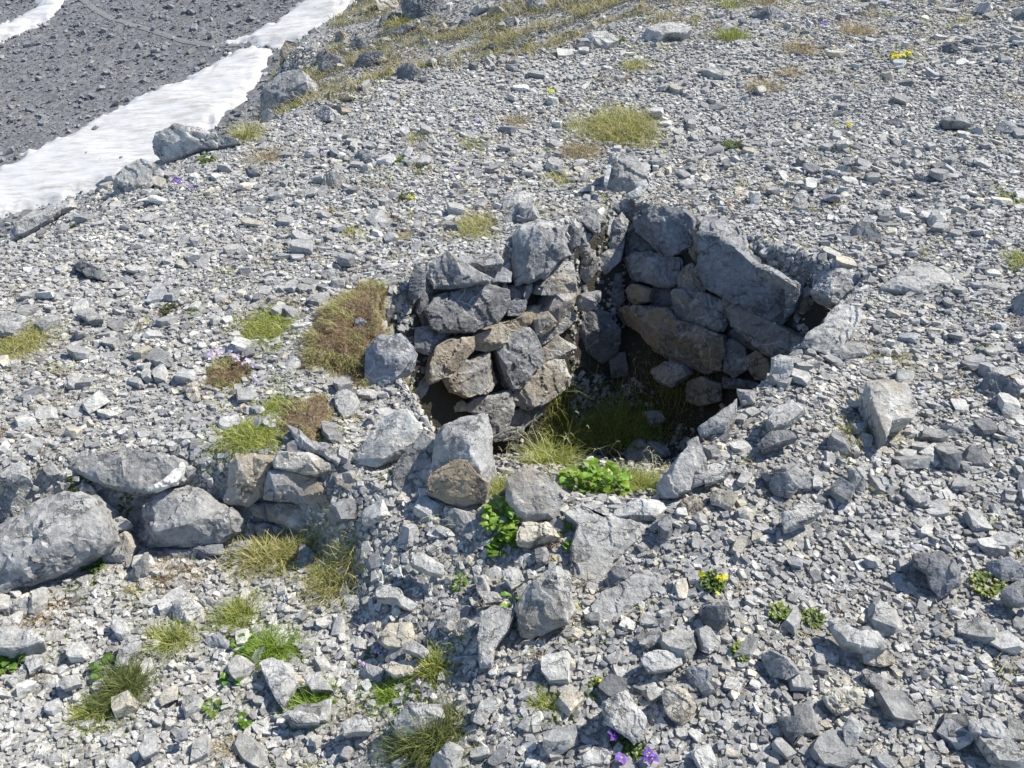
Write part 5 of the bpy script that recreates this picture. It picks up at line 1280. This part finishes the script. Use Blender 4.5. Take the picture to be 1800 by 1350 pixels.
def flank(P):
    """1 on the grassy, rocky flank at the top left, 0 on the open scree"""
    q = np.interp(P[:, 1], EY, EX) - P[:, 0]
    return smooth(-.3, .5, q + .25 * np.sin(P[:, 1] * 3 + P[:, 0] * 2)) * smooth(5.6, 6.6, P[:, 1])

layers = []
for spec in [
    dict(n=120000, ymin=.8, ymax=3.6, smin=.0045, smax=.013, power=1.9, dens_pow=1, variants=SMALL),
    dict(n=250000, ymin=.75, ymax=5.2, smin=.009, smax=.025, power=2.2, dens_pow=1, variants=SMALL),
    dict(n=220000, ymin=3.2, ymax=11, smin=.012, smax=.028, power=2.0, dens_pow=1, variants=SMALL),
    dict(n=19000, ymin=.75, ymax=4.6, smin=.022, smax=.085, power=3.5, dens_pow=1, variants=BIG),
    dict(n=34000, ymin=4.0, ymax=15, smin=.026, smax=.10, power=3.5, dens_pow=1, variants=BIG),
]:
    v = spec.pop('variants'); rg = np.random.default_rng(len(layers) + 50)
    P, s, nr = scatter(rg=rg, **spec)
    fl = flank(P); keep = rg.random(len(s)) > fl * .3
    if len(layers) >= 3:   # coarse stones gather in patches, fines lie between
        pw = waves(P[:, 0] * .6, P[:, 1] * .6, WAVES) / .03
        keep &= rg.random(len(s)) < np.clip(.6 + .5 * pw, .08, 1) + (s > .06)
    P, s, nr = P[keep], s[keep], nr[keep]
    n = len(s)
    asp = np.stack([rg.uniform(.8, 1.25, n), rg.uniform(.75, 1.15, n), rg.uniform(.6, 1.25, n)], 1) * s[:, None]
    Rm = rots(n, rg, nr, np.full(n, .20))
    P = P + nr * (asp[:, 2:3] * rg.uniform(.02, .32, (n, 1)))
    col = rand_tint(n, rg)
    # pale, weathered debris in the lower left
    pal = smooth(.35, -.5, P[:, 0]) * smooth(2.0, 1.5, P[:, 1]) + .25 * (rg.random(n) < .5)
    k_ = rg.random(n) < pal * .6
    col[k_] = (np.array(TONE['p']) * rg.uniform(.72, 1.15, (int(k_.sum()), 1)))
    layers.append([v, P, Rm, asp, col, s])
    print('layer', n)

# rubble packed behind the pit walls
rg = np.random.default_rng(501)
x = rg.uniform(-.7, 1.6, 17000); y = rg.uniform(1.6, 4.0, 17000); z = terrain(x, y)
nr = tnormal(x, y, .02); ok = (z < near_z(x, y) - .02) & (nr[:, 2] < .78); P = np.stack([x, y, z], 1)[ok]; nr = nr[ok]; n = len(P)
s = .012 * (1 - rg.random(n) * (1 - (.05 / .012) ** -1.2)) ** (-1 / 1.2)
P[:, :3] -= nr * .012
asp = np.stack([rg.uniform(.8, 1.25, n), rg.uniform(.75, 1.15, n), rg.uniform(.7, 1.25, n)], 1) * s[:, None]
xr, yr = rg.uniform(-.7, 1.7, 9000), rg.uniform(1.6, 4.1, 9000); zr = terrain(xr, yr); dr = near_z(xr, yr) - zr
okr = (dr > .015) & (dr < .14) & ~covered(xr, yr, zr); Pr = np.stack([xr, yr, zr], 1)[okr]; nrr = tnormal(Pr[:, 0], Pr[:, 1], .04); mr = len(Pr)
sr = rg.uniform(.022, .055, mr); ar = np.stack([rg.uniform(.8, 1.25, mr), rg.uniform(.75, 1.15, mr), rg.uniform(.7, 1.1, mr)], 1) * sr[:, None]
layers.insert(2, [BIG, Pr, rots(mr, rg, nrr, np.full(mr, .3)), ar, rand_tint(mr, rg, .95), sr]); print('rim', mr)
layers.insert(3, [SMALL, P, rots(n, rg, nr, np.full(n, .35)), asp, rand_tint(n, rg, .55) * np.where((P[:, 0:1] > .3) | (P[:, 2:3] < -.3), .55, 1.0), s])  # gravel tinted darker, most so low and right, to paint shade into the gaps
print('walls', n)

# the largest in the picture become stones of their own
allrec = []
NIND = max(0, 300 - len(heroes) + nledge)
for li in (5, 6):
    v, P, Rm, asp, col, s = layers[li]
    px, py, d = to_px(P); app = asp[:, 0] * asp[:, 1] ** .5 / d ** 1.5
    inside = (px > 10) & (px < 1790) & (py > 10) & (py < 1340)
    allrec += [(app[i], li, i, px[i], py[i]) for i in np.where(inside)[0]]
allrec.sort(reverse=True)
sel = allrec[:NIND]
TN = [('grey', TONE['g']), ('light grey', TONE['l']), ('pale', TONE['p']), ('cream', TONE['c']), ('dark grey', TONE['d']), ('tan', TONE['t'])]
def tone_name(c):
    c = np.array(c); 
    return min(TN, key=lambda t: np.linalg.norm(c / c.mean() * .12 + np.array([c.mean()] * 3) - (np.array(t[1]) / np.mean(t[1]) * .12 + np.array([np.mean(t[1])] * 3))))[0]
marks = [(x, y, m) for x, y, m in landmarks if m]
for _, li, i, px, py in sel:
    v, P, Rm, asp, col, s = layers[li]
    sd = int(px * 7919 + py * 104729) % 99991
    rr = random.Random(sd)
    bm = block_variant(sd, 10, (1, rr.uniform(.6, .9), rr.uniform(.35, .65)))
    Mx = Matrix(Rm[i].tolist()).to_4x4() @ Matrix.Diagonal((*[float(a) for a in asp[i]], 1))
    bm.transform(Mx); sz = float(s[i])
    bmesh.ops.triangulate(bm, faces=bm.faces[:]); refine(bm, sz / 7, 4); roughen(bm, sz * .8, sd, .9, .8)
    bm.transform(Matrix.Translation(Vector(P[i].tolist())))
    o = finish_rock(bm, 'scree_stone', P[i].tolist(), M['vein' if rr.random() < .3 else 'rock'], 'g', 1.0, color=col[i])
    mx, my, mm = min(marks, key=lambda t: (t[0] - px) ** 2 + (t[1] - py) ** 2)
    dx, dy = px - mx, py - my
    side = ('right of' if dx > 0 else 'left of') if abs(dx) > abs(dy) * 1.2 else ('below' if dy > 0 else 'above')
    shp = 'flat' if asp[i][2] < .75 * asp[i][0] else 'blocky'
    lab = '%s %s stone %s %s, %d%% across, %d%% down' % (tone_name(col[i]), shp, side, mm, round(px / 18), round(py / 13.5))
    tag(o, lab, 'stone', 'loose stones lying in the scree')
for li in (5, 6):
    drop = np.array([i for _, l, i, _, _ in sel if l == li], int)
    keep = np.ones(len(layers[li][5]), bool); keep[drop] = False
    for k in range(1, 6): layers[li][k] = layers[li][k][keep]

# merge all the rest into one mesh
def merged(layers_, name, material):
    VV, LL, CC, TT = [], [], [], []; base = 0
    for v, P, Rm, asp, col, s in layers_:
        ids = rng.integers(0, len(v), len(P))
        for k, (V, L, Cn) in enumerate(v):
            q = np.where(ids == k)[0]
            if not len(q): continue
            W = (np.einsum('nij,nvj->nvi', Rm[q], V[None] * asp[q][:, None, :]) + P[q][:, None]).reshape(-1, 3)
            VV.append(W.astype(np.float32)); LL.append((L[None] + (np.arange(len(q)) * len(V))[:, None] + base).ravel().astype(np.int32))
            CC.append(np.tile(Cn, len(q)).astype(np.int32)); TT.append(np.repeat(col[q], len(V), 0).astype(np.float32)); base += len(W)
    return npmesh(name, np.concatenate(VV), np.concatenate(LL), np.concatenate(CC), material, np.concatenate(TT))
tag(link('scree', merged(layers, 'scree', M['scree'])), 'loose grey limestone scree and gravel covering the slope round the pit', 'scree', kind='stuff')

# rubble of the far slope
rg = np.random.default_rng(77); n = 190000
lo = np.array([-95, 18]); hi = np.array([12, 125])
P2 = lo + (hi - lo) * rg.random((n, 2))
z = far_z(P2[:, 0], P2[:, 1]); P = np.column_stack([P2, z])
ok = in_view(P, 600, 300)
px, py, d = to_px(P); ok &= (py < 620) & (px < 760)
P = P[ok]; n = len(P)
s = .06 * (1 - rg.random(n) * (1 - (.5 / .06) ** (1 - 2.9))) ** (1 / (1 - 2.9))
sdm = np.max([sdist(P[:, :2], p) for p in snow_polys], 0)
dpath = np.min([np.linalg.norm(P[:, :2] - q, axis=1) for q in pr[::2]], 0)
ok = ~((sdm > .05) & (rg.random(n) > .012)) & (dpath > .02 + rg.random(n) * .24)
P, s = P[ok], s[ok]; n = len(s)
sdm = sdm[ok]
asp = np.stack([rg.uniform(.8, 1.3, n), rg.uniform(.8, 1.2, n), rg.uniform(.7, 1.2, n)], 1) * s[:, None]
Pz = P.copy(); Pz[:, 2] += s * .18 + np.clip(sdm * .5, 0, .28)
col = (rand_tint(n, rg, .36) + .115) * np.array([.95, .99, 1.06])
print('rubble', n)
tag(link('far_rubble', merged([[SMALL, Pz, rots(n, rg, np.tile([0, -.2, .98], (n, 1)), np.full(n, .35)), asp, col, s]], 'far_rubble', M['rubble'])),
    'dark broken rubble covering the far slope beside the snow', 'rubble', kind='stuff')
# ------------------------------------------------------------------ light
EL, AZ = R(48), (.94, .34)
sd = Vector((AZ[0] * math.cos(EL), AZ[1] * math.cos(EL), math.sin(EL))).normalized()
ld = bpy.data.lights.new('sun', 'SUN'); lo_ = bpy.data.objects.new('sun', ld); C.objects.link(lo_)
lo_.rotation_euler = (-sd).to_track_quat('-Z', 'Y').to_euler(); ld.energy = 5.0; ld.angle = R(.5); ld.color = (1, .94, .82)
w = bpy.data.worlds.new('World'); sc.world = w; w.use_nodes = True; nt = w.node_tree; nt.nodes.clear()
sky = nt.nodes.new('ShaderNodeTexSky'); sky.sky_type = 'NISHITA'; sky.sun_disc = False
sky.sun_elevation = EL; sky.sun_rotation = math.atan2(AZ[0], AZ[1]); sky.altitude = 2200; sky.air_density = 1.0; sky.dust_density = .6
bg = nt.nodes.new('ShaderNodeBackground'); bg.inputs[1].default_value = .15
wo = nt.nodes.new('ShaderNodeOutputWorld'); nt.links.new(sky.outputs[0], bg.inputs[0]); nt.links.new(bg.outputs[0], wo.inputs[0])
sc.view_settings.view_transform = 'Standard'; sc.view_settings.look = 'None'; sc.view_settings.exposure = .64; sc.view_settings.gamma = 1
sc.view_settings.use_curve_mapping = False
sc.cycles.max_bounces = 6; sc.cycles.diffuse_bounces = 3; sc.cycles.glossy_bounces = 2
